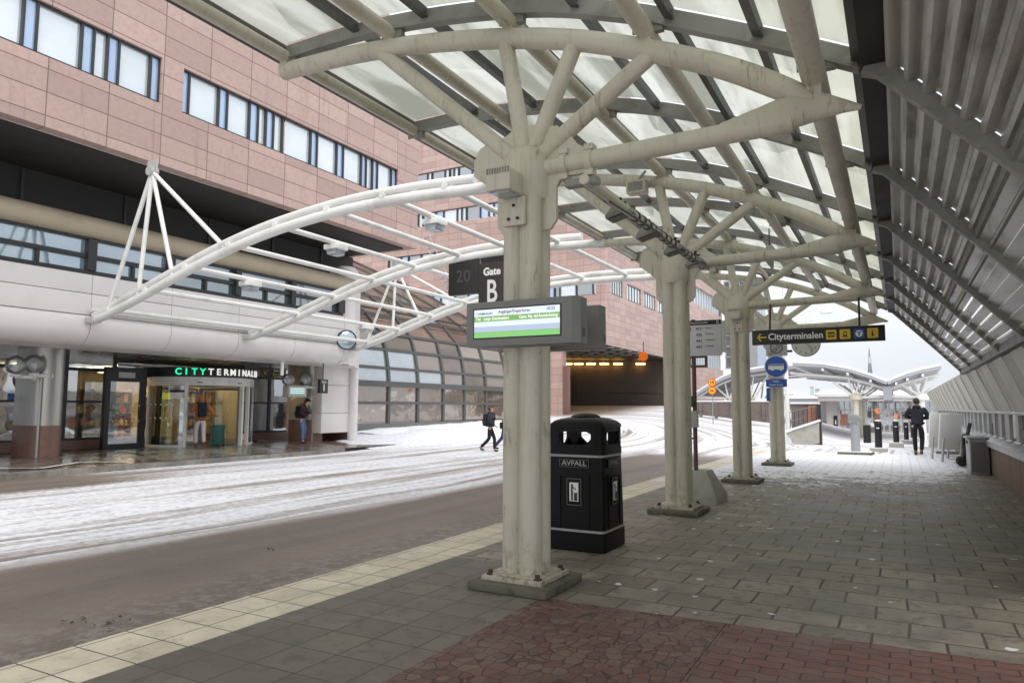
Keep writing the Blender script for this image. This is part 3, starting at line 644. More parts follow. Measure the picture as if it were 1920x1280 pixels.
b = MB(); b.prism([(q.x-.07, q.z-.22), (q.x+.07, q.z-.22), (q.x+.05, q.z-.4)], lambda a, z, y: (a, y, z), q.y-.05, q.y+.05); b.build('louvre', 'rib_grey', t_)
# ------------------------------------------------------------------ tubular bus-lane frame
fr = thing('tube_frame', 'open white tubular frame spanning the bus lane from canopy to terminal', 'frame', (-12, 15, 0))
ARM = [(-5.9, 5.375), (-7, 5.43), (-8.1, 5.46), (-9.7, 5.42), (-11.6, 5.21), (-13.3, 4.87), (-14.75, 4.47), (-16.1, 4.07), (-17.2, 3.78), (-17.75, 3.66)]
AP = spline(ARM, 5)
def armz(x): return interp(AP, x)
armY = [Y1+DY, Y1+2*DY, Y1+3*DY]
for Y in armY:
    b = MB(); b.tube([(x, Y, z) for x, z in AP], .105, 14); b.build('arch_tube', 'white_paint', fr)
    b = MB(); b.tube([(x, Y+.02, z+.2-.06*smooth((-16.3-x)/1.4)) for x, z in AP if x < -6.3], .085, 14); b.build('arch_tube', 'white_paint', fr)
    for x in frange(-17, -7, 12): b = MB(); b.box(x-.06, x+.06, Y-.012, Y+.012, armz(x), armz(x)+.2); b.build('web_plate', 'white_paint', fr)
    b = MB(); b.box(-17.95, -17.6, Y-.12, Y+.12, 3.6, 3.75); b.build('shoe', 'light_grey', fr, bev=.02)
PX = [-7.1-1.43*k for k in range(8)]
for x in PX:
    b = MB(); z = armz(x)+.1; b.tube([(x, armY[0]-.1, z), (x, armY[2]+.1, z)], .062, 12); b.build('cross_tube', 'white_paint', fr)
for Y in (armY[0], armY[2]):
    a = Vector((-15.7, Y, 7.2)) if Y == armY[0] else Vector((-15.9, Y+.0, 6.6))
    for x in (-17.2, -16.0, -14.75, -13.0):
        b = MB(); b.tube([a, (x, Y, armz(x)+.1)], .052, 10); b.build('hanger', 'white_paint', fr)
    b = MB(); b.obox(a+Vector((0, 0, .12)), (.34, .05, .3)); b.tube([a+Vector((0, -.1, 0)), a+Vector((0, .1, 0))], .12, 12); b.build('hanger_plate', 'light_grey', fr)
b = MB(); b.tube([(-17.9, armY[0], 3.95), (-17.9, armY[2]+.2, 3.95)], .06, 10); b.build('cross_tube', 'white_paint', fr)
bl = ['square white lamp under the frame near the terminal windows', 'square white lamp low on the frame in front of the white wall', 'square white lamp under the middle of the frame', 'square white lamp under the frame beside the granite wing']
pl = None
for k, (px, py, i) in enumerate(((470, 520, 5), (687, 565, 6), (630, 460, 3), (815, 424, 1))):
    q = at(px, py, X=PX[i]); z = armz(PX[i])-.06; q = Vector((PX[i], q.y, z))
    if pl is None:
        pl = thing('bulkhead_lamp', bl[0], 'lamp', q, 'square lamps under the white tube frame'); pl0 = q.copy()
        b = MB(); b.box(q.x-.2, q.x+.2, q.y-.2, q.y+.2, q.z-.02, q.z+.1); b.build('housing', 'white_paint', pl, bev=.02)
        b = MB(); b.prism([(-.16, -.02), (.16, -.02), (.12, -.14), (-.12, -.14)], lambda a, zz, y: (q.x+a, q.y+y, q.z+zz), -.16, .16); b.build('diffuser', 'dim_pane', pl, bev=.02)
    else: c = copy_tree(pl, q-pl0); c['label'] = bl[k]
# ------------------------------------------------------------------ terminal: granite storeys, recessed band, white fascia
XF = -16.0; YEND = 21.7; YL = 20.6
term = thing('terminal_building', 'pink granite terminal building with window strips above a dark recess and white rounded fascia', 'building', (-19, 10, 0))
SOF = 7.55
def wall_with_strip(b, x, th, y0, y1, z0, z1, holes):
    """wall slab facing +x with rectangular holes (ya,yb,za,zb), holes share one z band"""
    za, zb = holes[0][2], holes[0][3]
    b.box(x-th, x, y0, y1, z0, za); b.box(x-th, x, y0, y1, zb, z1); c = y0
    for ya, yb, *_ in holes: b.box(x-th, x, c, ya, za, zb); c = yb
    if c < y1: b.box(x-th, x, c, y1, za, zb)
def yat(px, py, X=XF): return at(px, py, X=X).y
strip1 = [(-3., yat(48, 40), 'window_white'), (yat(48, 40), yat(73, 60), 'window_blue'), (yat(73, 60), yat(157, 90), 'window_white'), (yat(157, 90), yat(179, 110), 'window_blue'), (yat(179, 110), yat(205, 120), 'window_white'), (yat(205, 120), yat(226, 130), 'window_blue'), (yat(226, 130), yat(285, 160), 'window_white'), (yat(285, 160), yat(302, 170), 'window_blue')]
px2 = [(343, 358, 'b'), (358, 414, 'w'), (414, 430, 'b'), (430, 472, 'w'), (472, 488, 'b'), (488, 503, 'w'), (503, 517, 'b'), (517, 534, 'w'), (540, 587, 'w'), (587, 599, 'b'), (599, 636, 'w'), (636, 648, 'b'), (648, 682, 'w'), (682, 691, 'b'), (691, 703, 'w'), (703, 712, 'b'), (712, 738, 'w'), (738, 747, 'b')]
strip2 = [(yat(a, 180+(a-343)*.33), yat(c, 180+(c-343)*.33), 'window_white' if k == 'w' else 'window_blue') for a, c, k in px2]
ZA, ZB = 9.1, 10.3
b = MB(); wall_with_strip(b, XF, .35, -6, YEND, SOF, 16, [(strip1[0][0], strip1[-1][1], ZA, ZB), (strip2[0][0], strip2[-1][1], ZA, ZB)])
b.build('granite_wall', 'granite_street', term)
b = MB(); b.box(-27, XF-.35, YEND-.4, YEND, SOF, 16); b.build('end_wall', 'granite_cross', term)
for st in (strip1, strip2):
    f = MB(); ya, yb = st[0][0], st[-1][1]
    f.box(XF-.3, XF-.08, ya, yb, ZA, ZA+.07); f.box(XF-.3, XF-.08, ya, yb, ZB-.04, ZB)
    wf = f.build('window_strip', 'dark_metal', term)
    for a, c, mt in st:
        f = MB(); f.box(XF-.17, XF-.16 if mt == 'window_white' else XF-.13, a+.025, c-.025, ZA+.07, ZB-.04); f.build('pane', mt, wf)
        f = MB(); f.box(XF-.3, XF-.07, c-.025, c+.025, ZA+.07, ZB-.04); f.build('mullion', 'dark_metal', wf)
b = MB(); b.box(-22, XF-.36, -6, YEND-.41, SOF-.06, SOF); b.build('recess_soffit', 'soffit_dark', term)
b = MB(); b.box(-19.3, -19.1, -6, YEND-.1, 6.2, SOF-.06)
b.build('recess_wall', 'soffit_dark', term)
for y in (9.3, 12.0, 14.8, 17.4, 19.8):
    b = MB(); b.box(-19.1, -19.05, y-.04, y+.04, 6.3, SOF-.07); b.build('recess_mullion', 'dark_metal', term)
b = MB(); b.tube([(-18.15, -6, 6.12), (-18.15, YL-.1, 6.12)], .27, 20); b.build('beige_roll', 'beige_pipe', term)
XP = -18.0
b = MB(); b.box(XP-.5, XP-.16, -6, YL-.2, 4.87, 5.0); b.box(XP-.5, XP-.16, -6, YL-.2, 5.8, 5.95); b.build('window_band', 'dark_metal', term); wb = kids(term)[-1]
wb = [k for k in kids(term) if k.name.startswith('window_band')][0]
seg = [(-2, yat(-40, 440, XP), 'window_sky'), (yat(-30, 440, XP), yat(172, 450, XP), 'window_sky'), (yat(188, 455, XP), yat(322, 490, XP), 'window_sky'), (yat(334, 490, XP), yat(448, 520, XP), 'window_teal'), (yat(458, 520, XP), yat(552, 545, XP), 'window_grey'), (yat(560, 545, XP), yat(640, 565, XP), 'window_teal')]
for i, (a, c, mt) in enumerate(seg):
    mid = a+(c-a)*.52
    for (ya, yb, za, zb) in ((a, c, 5.42, 5.8), (a, mid-.04, 5.0, 5.32), (mid+.04, c, 5.0, 5.32)):
        f = MB(); f.box(XP-.3, XP-.28, ya, yb, za, zb); f.build('pane', mt, wb)
    f = MB(); f.box(XP-.4, XP-.17, a, c, 5.32, 5.42); f.build('transom', 'dark_metal', wb)
    f = MB(); f.box(XP-.4, XP-.19, mid-.04, mid+.04, 5.0, 5.32); f.build('mullion', 'dark_metal', wb)
    f = MB(); nx = seg[i+1][0] if i+1 < len(seg) else YL-.2; f.box(XP-.45, XP-.1, c, nx, 5.0, 5.8); f.build('mullion', 'dark_metal', wb)
# fascia panels with visible joints, and the rounded nosing below
FY = [-6, -1.5, 2.9, 6.2, yat(172, 560, XP), yat(322, 580, XP), yat(448, 600, XP), yat(553, 620, XP), yat(645, 640, XP), YL]
for a, c in zip(FY, FY[1:]):
    for z0, z1 in ((4.38, 4.86), (3.83, 4.365)):
        b = MB(); b.box(XP-.12, XP, a+.008, c-.008, z0, z1); b.build('fascia_panel', 'fascia_white', term, bev=.006)
    pr = [(XP-.05+.02, 3.815)]+[(XP-.52+.55*math.cos(th), 3.62-.56*math.sin(th)) for th in frange(-.28, math.pi/2, 10)]+[(XP-1.2, 3.02), (XP-1.2, 3.3)]
    b = MB(); b.prism(pr, lambda x, z, y: (x, y, z), a+.008, c-.008, True); b.build('rounded_nosing', 'fascia_white', term, sharp=50)
b = MB(); b.box(XP-.5, XP-.13, -6, YL-.02, 3.4, 4.85); b.build('fascia_core', 'dark_metal', term)
YR = 22.3
GX = -22.6
for k, y in enumerate(frange(-6, 22.2, 10)[:-1]):
    b = MB(); b.box(GX-.2, XP-1.21, y+.01, y+2.8, 3.06, 3.12); b.build('soffit_panel', 'soffit_metal', term)
# ground-floor glazing
gf = MB(); zb = .17
gf.box(GX-.1, GX+.12, -6, 16.0, zb, .46); gf.box(GX-.1, GX+.12, 19.6, YR-.1, zb, .46); gf.build('skirting', 'granite_brown', term)
pan = MB(); pan.box(GX-.05, GX+.05, -6, 14.2, 2.62, 2.72); pan.box(GX-.05, GX+.05, 19.4, YR-.1, 2.62, 2.72)
for z in (.46, 1.62): pan.box(GX-.05, GX+.05, -6, 14.2, z, z+.07); pan.box(GX-.05, GX+.05, 19.4, YR-.1, z, z+.07)
ys = [4, 5.6, 7.2, 8.8, 10.4, 11.5, 12.6, 14.15, 19.3, 20.7, 22.0]
for y in ys: pan.box(GX-.06, GX+.06, y-.05, y+.05, .46, 3.06)
shop = pan.build('shopfront', 'dark_metal', term)
for a, c in list(zip(ys, ys[1:])):
    if a == 14.15: continue
    for z0, z1 in ((.53, 1.62), (1.69, 2.62), (2.72, 3.06)):
        b = MB(); b.box(GX-.01, GX+.01, a+.05, c-.05, z0, z1); b.build('pane', 'shop_glass', shop)
b = MB(); b.box(GX-.05, GX+.05, 14.2, 19.4, 2.95, 3.06); b.build('lintel', 'dark_metal', shop)
b = MB(); b.box(GX-.03, GX-.01, 14.25, 19.4, 2.5, 2.94); b.build('pane', 'window_teal', shop)
# return wall of white panels at the end of the recess
for i in range(3):
    x0 = -19.5-i*.62
    for z0, z1 in ((.5, 1.25), (1.265, 2.35), (2.365, 3.05)):
        b = MB(); b.box(x0-.61, x0, YR-.18, YL-.12, z0, z1); b.build('return_panel', 'fascia_white', term, bev=.008)
b = MB(); b.tube([(-18.3, YL-.3, 3.1), (-18.3, YL-.3, 6.8)], .28, 20); b.tube([(-19.45, YR-.1, .2), (-19.45, YR-.1, 3.2)], .2, 20); b.prism([(-18.02, YL-.3), (-18.03, YL-.1), (-18.3, YL+.35), (-19.25, YR-.02), (-19.6, YR), (-19.6, YL-.3)], lambda x, y, z: (x, y, z), 3.05, 6.8); b.build('rounded_corner', 'fascia_white', term)
b = MB(); b.box(-21.36, -19.3, YR-.2, YR+.02, .1, .49); b.build('return_skirting', 'granite_brown', term)
# shop interior
b = MB(); b.box(-31, -30.8, 6, 20.3, .17, 3.05); b.box(-31, GX-.2, 20.3, 20.45, .17, 3.05); b.box(-31, GX-.2, 8.8, 8.95, .17, 3.05); b.build('interior_wall', 'shop_wall', term)
b = MB(); b.box(-31, GX-.2, 8, 20.28, 2.98, 3.05); b.build('interior_ceiling', 'fascia_white', term)
b = MB(); b.box(-31, GX-.1, 8, 20.28, .1, .18); b.build('interior_floor', 'entry_mat', term)
for i in range(4):
    for j in range(3):
        b = MB(); x = -24.4-i*1.8; y = 13.2+j*2.6; b.box(x-.6, x+.6, y-.12, y+.12, 2.93, 2.97); b.build('ceiling_light', 'shop_light', term)
sh = 0
for x, y0, y1 in ((-26.5, 11.5, 14.6), (-28.5, 15.0, 18.6), (-25.4, 18.6, 20.2)):
    sh += 1
    t_ = thing('shop_shelf', ('stocked wooden shelf behind the left door leaf', 'stocked wooden shelf at the back of the shop behind the revolving door', 'stocked wooden shelf right of the revolving door')[sh-1], 'shelf', (x, y0, .18), 'stocked shelves inside the terminal shop')
    b = MB(); b.box(x-.3, x-.25, y0, y1, .18, 2.2)
    for z in (.2, .7, 1.2, 1.65, 2.1): b.box(x-.25, x+.15, y0, y1, z, z+.035)
    for y in (y0, y1-.03): b.box(x-.25, x+.15, y, y+.03, .18, 2.2)
    b.build('frame', 'wood_shelf', t_)
    gs = {k: MB() for k in 'abcde'}
    for z in (.235, .735, 1.235, 1.685):
        y = y0+.08
        while y < y1-.2:
            wd = random.uniform(.08, .22); gs[random.choice('abcde')].box(x-.2, x+.08, y, y+wd-.015, z, z+random.uniform(.15, .36)); y += wd
    for k, m_ in gs.items(): tag(m_.build('goods', 'goods_'+k, t_), kind='stuff')
t_ = thing('shop_sign', 'glowing yellow shop sign seen through the left door glass', 'sign', at(303, 740, X=-27.9))
q = at(303, 742, X=-27.9); b = MB(); b.obox(q, (.06, .85, .3)); b.build('panel', 'shop_sign', t_)
b = MB(); b.obox(q+Vector((-.06, 0, 0)), (.05, .95, .38)); b.build('frame', 'dark_metal', t_)
# clad columns
def clad(y, lab):
    x = -20.2; t_ = thing('clad_column', lab, 'column', (x, y, .15), 'steel clad columns under the terminal')
    zz = .12
    for nm, z0, z1, mt in (('granite_base', zz, 1.0, 'granite_brown'), ('steel_casing', 1.0, 3.1, 'steel_clad')):
        r = .38 if z0 > .5 else .39
        po = [(.38*0+r*math.cos(a), r*math.sin(a)) for a in frange(-math.pi/2, math.pi/2, 12)]+[(-.62, r), (-.62, -r)]
        b = MB(); b.prism(po, lambda p, q_, z: (x+p, y+q_, z), z0, z1, True); b.build(nm, mt, t_, sharp=40)
    b = MB(); b.box(x-1.0, x-.621, y-.3, y+.3, 1.0, 3.1); b.build('side_casing', 'steel_clad', t_)
    b = MB(); b.box(x-1.0, x-.621, y-.3, y+.3, .12, 1.0); b.build('side_base', 'granite_brown', t_)
    b = MB(); b.tube([(x+.3, y-.33, .15), (x+.3, y-.33, 2.3)], .03, 8); b.build('downpipe', 'steel_clad', t_)
    return t_
clad(10.8, 'steel clad column with granite base left of the dark door'); clad(20.75, 'steel clad column with granite base behind the man in jeans')
# globe lamps on the columns
gl = [((30, 684), 'globe lamp at the far left of the entrance, outer one of its pair'), ((64, 682), 'globe lamp beside the left steel column, inner one of its pair'),
      ((541, 712), 'globe lamp left of the arrival screen'), ((572, 711), 'globe lamp above the arrival screen against the right steel column'), ((612, 706), 'globe lamp behind the hanging black number sign')]
g0 = None
for k, ((px, py), lab) in enumerate(gl):
    q = at(px, py, X=-19.9)
    if k == 4: q = at(px, py, Y=21.4)
    rr = .24
    if g0 is None:
        g0 = q.copy(); t_ = thing('globe_lamp', lab, 'lamp', q, 'clear globe lamps by the entrance columns'); gp = t_
        b = MB(); b.ball(q, rr, 20, 14); b.build('globe', 'lamp_glass', t_)
        b = MB(); b.lathe(q-Vector((0, 0, .3)), [(0, 0), (.12, 0), (.12, .05), (.05, .06), (.05, .2), (.07, .22), (.07, .3), (0, .32)], 14); b.build('socket', 'white_paint', t_)
        b = MB(); b.tube([q+Vector((0, 0, -.3)), q+Vector((0, .42, -.3))], .05, 10); b.tube([q+Vector((0, .42, -.3)), q+Vector((0, .45, -.3))], .1, 12); b.build('arm', 'white_paint', t_)
    else: c = copy_tree(gp, q-g0); c['label'] = lab
# door leaf with black frame left of the revolving door
DX = -21.9
d0, d1 = yat(193, 770, DX), yat(270, 770, DX)
t_ = thing('glass_door', 'tall glass door in a black frame with round handle left of the revolving door', 'door', (DX, d0, .15))
b = MB(); b.box(DX-.08, DX+.08, d0, d0+.16, .15, 2.75); b.box(DX-.08, DX+.08, d1-.16, d1, .15, 2.75); b.box(DX-.08, DX+.08, d0+.16, d1-.16, 2.3, 2.75); b.box(DX-.08, DX+.08, d0+.16, d1-.16, .15, .32); b.build('frame', 'black_paint', t_)
b = MB(); b.box(DX-.01, DX+.01, d0+.16, d1-.16, .32, 2.3); b.build('pane', 'door_glass', t_)
b = MB(); hy = d0+.32; b.tube([(DX+.12, hy+.2*math.cos(a), 1.2+.2*math.sin(a)) for a in frange(-1.9, 1.9, 16)], .018, 8); b.build('handle', 'galv', t_)
b = MB(); b.box(DX+.081, DX+.09, d0+.4, d0+.95, 2.42, 2.6); b.build('notice', 'sign_grey', t_)
b = MB()
for z in (1.02, 1.5):
    for k in range(5): b.box(DX+.012, DX+.016, d0+.3+k*.22, d0+.35+k*.22, z, z+.05)
tag(b.build('safety_dots', 'sign_white', t_), kind='stuff')
# revolving door
RC = at(371, 800, X=-22.0); RCx, RCy, RR = -22.0, RC.y, 1.8
t_ = thing('revolving_door', 'large revolving glass door with white drum header, warm light inside', 'door', (RCx, RCy, .15)); rv = t_
def arcbox(b, r0, r1, a0, a1, z0, z1, n):
    for k in range(n):
        p, q_ = lerp(a0, a1, k/n), lerp(a0, a1, (k+1)/n)
        P4 = [(r0, p), (r1, p), (r1, q_), (r0, q_)]; vs = [(RCx+r*math.cos(a), RCy+r*math.sin(a), z) for z in (z0, z1) for r, a in P4]
        b.add(vs, [(0,3,2,1),(4,5,6,7),(1,2,6,5),(3,0,4,7)]+([(0,1,5,4)] if k == 0 else [])+([(2,3,7,6)] if k == n-1 else []), True)
b = MB(); arcbox(b, RR-.08, RR+.04, R(-150), R(80), 2.22, 2.5, 40); b.build('drum_header', 'white_paint', t_, sharp=40)
b = MB(); b.lathe((RCx, RCy, 2.22), [(0, 0), (RR-.1, 0), (RR-.1, .06), (0, .06)], 32); b.build('drum_ceiling', 'white_paint', t_)
b = MB(); arcbox(b, RR-.06, RR+.10, R(-150), R(80), 2.51, 2.82, 40); b.build('sign_band', 'sign_black', t_, sharp=40)
for a in (-96, -50, 12, 24, 60):
    a = R(a); b = MB(); b.obox((RCx+RR*math.cos(a), RCy+RR*math.sin(a), 1.18), (.12, .09, 2.08), Matrix.Rotation(a, 3, 'Z')); b.build('post', 'white_paint', t_)
for a0, a1 in ((-96, -50), (24, 60)):
    b = MB(); arcbox(b, RR-.012, RR+.012, R(a0+2), R(a1-2), .2, 2.2, 10); b.build('curved_pane', 'door_glass', t_, sharp=40)
    b = MB(); arcbox(b, RR-.05, RR+.05, R(a0+2), R(a1-2), .15, .24, 10); b.build('curved_sill', 'white_paint', t_, sharp=40)
for k in range(3):
    a = R(15+120*k); b = MB(); e = Vector((math.cos(a), math.sin(a), 0)); M_ = Matrix.Rotation(a, 3, 'Z'); c0 = Vector((RCx, RCy, 0))
    for z in (.2, 2.12): b.obox(c0+e*.85+Vector((0, 0, z)), (1.6, .06, .1), M_)
    for d_ in (.1, 1.62): b.obox(c0+e*d_+Vector((0, 0, 1.16)), (.07, .06, 1.85), M_)
    wng = b.build('wing', 'galv', t_)
    b = MB(); b.obox(c0+e*.86+Vector((0, 0, 1.16)), (1.42, .012, 1.8), M_); b.build('pane', 'door_glass', wng)
word = 'CITYTERMINALEN'
for k, ch in enumerate(word):
    a = R(-58+k*7.6); n_ = Vector((math.cos(a), math.sin(a), 0)); rgt = Vector((-math.sin(a), math.cos(a), 0))
    p = Vector((RCx, RCy, 2.665))+n_*(RR+.115)
    text(ch, .3, p, rgt, (0, 0, 1), 'letter_green' if k < 4 else 'letter_white', 'letter', t_, ext=.012, bold=.006)
b = MB()
for a in (-40, 4): arcbox(b, RR+.04, RR+.055, R(a), R(a+5), 2.3, 2.33, 2)
b.build('sensor', 'black_paint', t_)
b = MB(); a = R(-62); arcbox(b, RR+.02, RR+.05, R(-66), R(-53), 1.78, 1.97, 4); b.build('notice', 'sign_white', t_, sharp=40)
b = MB(); arcbox(b, RR+.02, RR+.05, R(-67), R(-52), 1.98, 2.06, 4); b.build('notice_holder', 'black_paint', t_, sharp=40)
b = MB()
for z in (1.1, 1.55):
    for a in range(-92, -52, 7): arcbox(b, RR+.014, RR+.017, R(a), R(a+1.6), z, z+.05, 1)
tag(b.build('safety_dots', 'sign_white', t_), kind='stuff')
g = MB(); nn_ = 24
g.add([(lerp(-22.4, -17.5, i/nn_), lerp(lerp(13.6, 12.4, i/nn_), lerp(19.4, 16.4, i/nn_), k), ez(lerp(-22.4, -17.5, i/nn_), 15)+.007) for i in range(nn_+1) for k in (0, 1)], [(2*i, 2*i+2, 2*i+3, 2*i+1) for i in range(nn_)])
struct(g.build('entrance_mat_paving', 'entry_mat'))
# ------------------------------------------------------------------ curved glass hall beside the terminal
HX = -21.5
hall = thing('glass_hall', 'barrel shaped glazed hall with dark frames between the terminal and the tunnel', 'glass hall', (HX, 30, .4))
HY1 = at(950, 786, X=HX).y; HY0 = at(660, 790, X=HX).y
prof = []
for px, py in ((957, 783), (957, 757), (957, 730), (955.5, 707), (951, 680), (944, 656), (918, 626), (875, 592), (800, 549), (667, 489)):
    q = at(px, py, Y=HY1); prof.append((q.x, q.z))
ox = prof[0][0]-HX; prof = [(x-ox, z) for x, z in prof]; z0 = prof[0][1]; prof[0] = (HX, .75)
prof[1] = (HX, prof[1][1]); prof[2] = (HX, prof[2][1])
prof.append((prof[-1][0]-9, prof[-1][1]+2.2))
base0 = .38
def hz(i, y):
    x, z = prof[i]; return z
hys = [HY0]+[yat(px, py, HX) for px, py in ((727, 795), (782, 793), (830, 790), (870, 789), (910, 788))]+[HY1]
hys += []
skl = MB()
for y in hys:
    for (x0, z0_), (x1, z1_) in zip(prof, prof[1:]):
        if z0_ == .75: z0_ = .2
        skl.beam((x0, y, z0_), (x1, y, z1_), .15, .18, up=(0, 1, 0))
    t_m = skl.build('frame_rib', 'bar_grey', hall); skl = MB()
for i, (x, z) in enumerate(prof[1:-1]):
    th = .26 if i == 1 else .13
    b = MB(); b.beam((x+.02, HY0, z), (x+.02, HY1, z), th, th); b.build('frame_rail', 'bar_grey', hall)
b = MB(); b.box(HX-.15, HX+.1, HY0, HY1, .1, .72); b.build('hall_skirting', 'mid_grey', hall)
for k in range(len(hys)-1):
    for i in range(len(prof)-2):
        (x0, z0_), (x1, z1_) = prof[i], prof[i+1]; y0, y1 = hys[k]+.08, hys[k+1]-.08
        d = Vector((x1-x0, 0, z1_-z0_)); e = d.normalized()*.06; n_ = Vector((e.z, 0, -e.x)).normalized()*.012
        j = random.uniform(-.012, .012); j2 = random.uniform(-.012, .012)
        A = Vector((x0, y0, z0_))+e+Vector((j, 0, 0)); B = Vector((x0, y1, z0_))+e+Vector((j2, 0, 0)); C_ = Vector((x1, y1, z1_))-e; D_ = Vector((x1, y0, z1_))-e
        b = MB(); b.add([A, B, C_, D_, A-n_, B-n_, C_-n_, D_-n_], [(0,1,2,3),(7,6,5,4),(0,4,5,1),(1,5,6,2),(2,6,7,3),(3,7,4,0)])
        b.build('hall_pane', 'hall_painted_sky' if i in (2, 3) and k < 3 and (k+i) != 5 else 'barrel_glass', hall)
b = MB(); b.prism([(HX-.2, .1)]+[(x-.15, z-.15) for x, z in prof[1:]]+[(-45, .1)], lambda x, z, y: (x, y, z), HY1+.05, HY1+.12); b.build('end_gable', 'granite_cross', hall)
b = MB()
for dx in (0, .14): b.beam((prof[6][0]+.1+dx, HY0, prof[6][1]+.25), (prof[6][0]+.1+dx, HY1, prof[6][1]+.25), .05, .05)
b.build('snow_guard', 'dark_metal', hall)
rs = random.Random(3); b = MB(); nx_, ny_ = 14, 60; hh = {}
def bank(i, j):
    u_, v_ = i/nx_, j/ny_; prof_ = math.sin(math.pi*min(1, u_*1.0))**.8; return .13*prof_*(.45+.55*abs(math.sin(v_*9+2*math.sin(v_*23)))*(.7+.3*math.sin(v_*61+u_*7)))
vs = []
for i in range(nx_+1):
    for j in range(ny_+1):
        x, y = lerp(HX+.15, HX+2.2+.5*math.sin(j*.4), i/nx_), lerp(HY0-.6, HY1, j/ny_); vs.append((x, y, gz(x, y)-.03+bank(i, j)+rs.uniform(0, .03)))
b.add(vs, [(i*(ny_+1)+j, (i+1)*(ny_+1)+j, (i+1)*(ny_+1)+j+1, i*(ny_+1)+j+1) for i in range(nx_) for j in range(ny_)], True)
tag(b.build('snow_bank', 'snow'), 'long low bank of shovelled snow along the foot of the glass hall', 'snow', kind='stuff')
b = MB()
for cx_, cy_, n_ in ((-6.35, 5.9, 7), (-5.25, 3.35, 9), (-5.5, 3.3, 5), (-4.95, 4.1, 5)):
    for i in range(n_):
        a = rs.uniform(0, 6.28); x, y = cx_+rs.gauss(0, .05), cy_+rs.gauss(0, .07); s_ = rs.uniform(.01, .028); z = gz(x, y)+.006
        b.add([(x+s_*math.cos(a), y+s_*math.sin(a), z), (x+s_*math.cos(a+2.2), y+s_*math.sin(a+2.2), z+.008), (x+s_*.8*math.cos(a+4.1), y+s_*.8*math.sin(a+4.1), z+.02)], [(0, 1, 2)])
tag(b.build('leaf_litter', 'shoe_brown'), 'small dark clumps of wet leaves on the asphalt near the kerb', 'leaves', kind='stuff')
t_ = thing('roof_ladder', 'thin metal maintenance ladder and aerials on top of the glass hall', 'ladder', at(820, 500, Y=30))
la, lb = at(792, 445, Y=30), at(846, 565, Y=30); sd_ = Vector((.38, 0, .14))
for o_ in (Vector(), sd_): b = MB(); b.tube([la+o_, lb+o_], .03, 6); b.build('rail', 'galv', t_)
for k in range(13): p_ = la.lerp(lb, (k+.5)/13); b = MB(); b.tube([p_, p_+sd_], .022, 6); b.build('rung', 'galv', t_)
for px, py0, py1 in ((730, 412, 475), (838, 445, 480)): a_, c_ = at(px, py0, Y=29), at(px, py1, Y=29); b = MB(); b.tube([a_, c_], .025, 6); b.build('aerial', 'beige_pipe', t_)
# ------------------------------------------------------------------ granite wing over the tunnel
WY, WX, WZ = 53.6, -20.6, 6.55
wing = thing('granite_wing', 'pink granite office wing bridging the dark bus tunnel', 'building', (-30, WY, 0))
rows = [(10.7, 12.0), (14.55, 15.85), (18.45, 19.75), (22.35, 23.65)]
def strip_px(pl): return [(at(a, 540, Y=WY).x, at(c, 540, Y=WY).x) for a, c in pl]
rx = [(-44, at(866, 565, Y=WY).x, -40.5, at(1118, 540, Y=WY).x), None, None, None]
ranges = [(-40.5, at(1118, 540, Y=WY).x), (-44, -25.5), (-44, at(965, 400, Y=WY).x+.6), (-44, at(900, 330, Y=WY).x)]
ranges = [(-43, -21.4), (-43, -27.0), (-43, -27.5), (-43, -30)]
b = MB(); zc = WZ
for (za, zb_), (xa, xb) in zip(rows, ranges):
    b.box(-60, WX, WY, WY+.5, zc, za); b.box(-60, xa, WY, WY+.5, za, zb_); b.box(xb, WX, WY, WY+.5, za, zb_); zc = zb_
b.box(-60, WX, WY, WY+.5, zc, 30); b.box(-60, -25.45, WY, WY+.5, -.5, WZ)
b.build('front_wall', 'granite_cross', wing)
for (za, zb_), (xa, xb) in zip(rows, ranges):
    f = MB(); f.box(xa, xb, WY+.3, WY+.45, za, za+.1); f.box(xa, xb, WY+.3, WY+.45, zb_-.08, zb_); wf = f.build('window_strip', 'dark_metal', wing)
    x = xa; kk = 0
    while x < xb-.2:
        wd = random.choice((1.5, 1.5, .5, .9)); wd = min(wd, xb-x); mt = 'window_white' if wd == .5 and kk % 2 else random.choice(('window_grey', 'window_grey', 'window_dark', 'window_white'))
        if wd == .9 : mt = 'window_blue'
        f = MB(); f.box(x+.05, x+wd-.03, WY+.2, WY+.22, za+.1, zb_-.08); f.build('pane', mt, wf)
        f = MB(); f.box(x-.05, x+.05, WY+.05, WY+.4, za+.1, zb_-.08); f.build('mullion', 'dark_metal', wf); x += wd; kk += 1
ys_groups = [(1146, 1168), (1176, 1202), (1207, 1229), (1233, 1257)]
gr = []
for a, c in ys_groups: gr.append((yat(a, 550, WX), yat(c, 560, WX)))
b = MB(); wall_with_strip(b, WX, .5, WY+.5, 74, WZ, 30, [(a, c, 10.9, 12.35) for a, c in gr]); b.build('side_wall', 'granite_street', wing)
for a, c in gr:
    f = MB(); f.box(WX-.3, WX-.06, a, c, 10.9, 11.0); f.box(WX-.3, WX-.06, a, c, 12.3, 12.35); wf = f.build('window_group', 'dark_metal', wing); n_ = 5
    for i in range(n_):
        y0, y1 = lerp(a, c, i/n_), lerp(a, c, (i+1)/n_); f = MB(); f.box(WX-.15, WX-.13, y0+.06, y1-.06, 11.0, 12.3); f.build('pane', 'window_white', wf)
        f = MB(); f.box(WX-.2, WX-.08, y1-.06, y1+.06, 11.0, 12.3); f.build('mullion', 'bar_grey', wf)
b = MB(); b.box(-25.45, -24.5, WY+.02, WY+.95, .1, WZ); b.build('tunnel_pillar', 'granite_cross', wing)
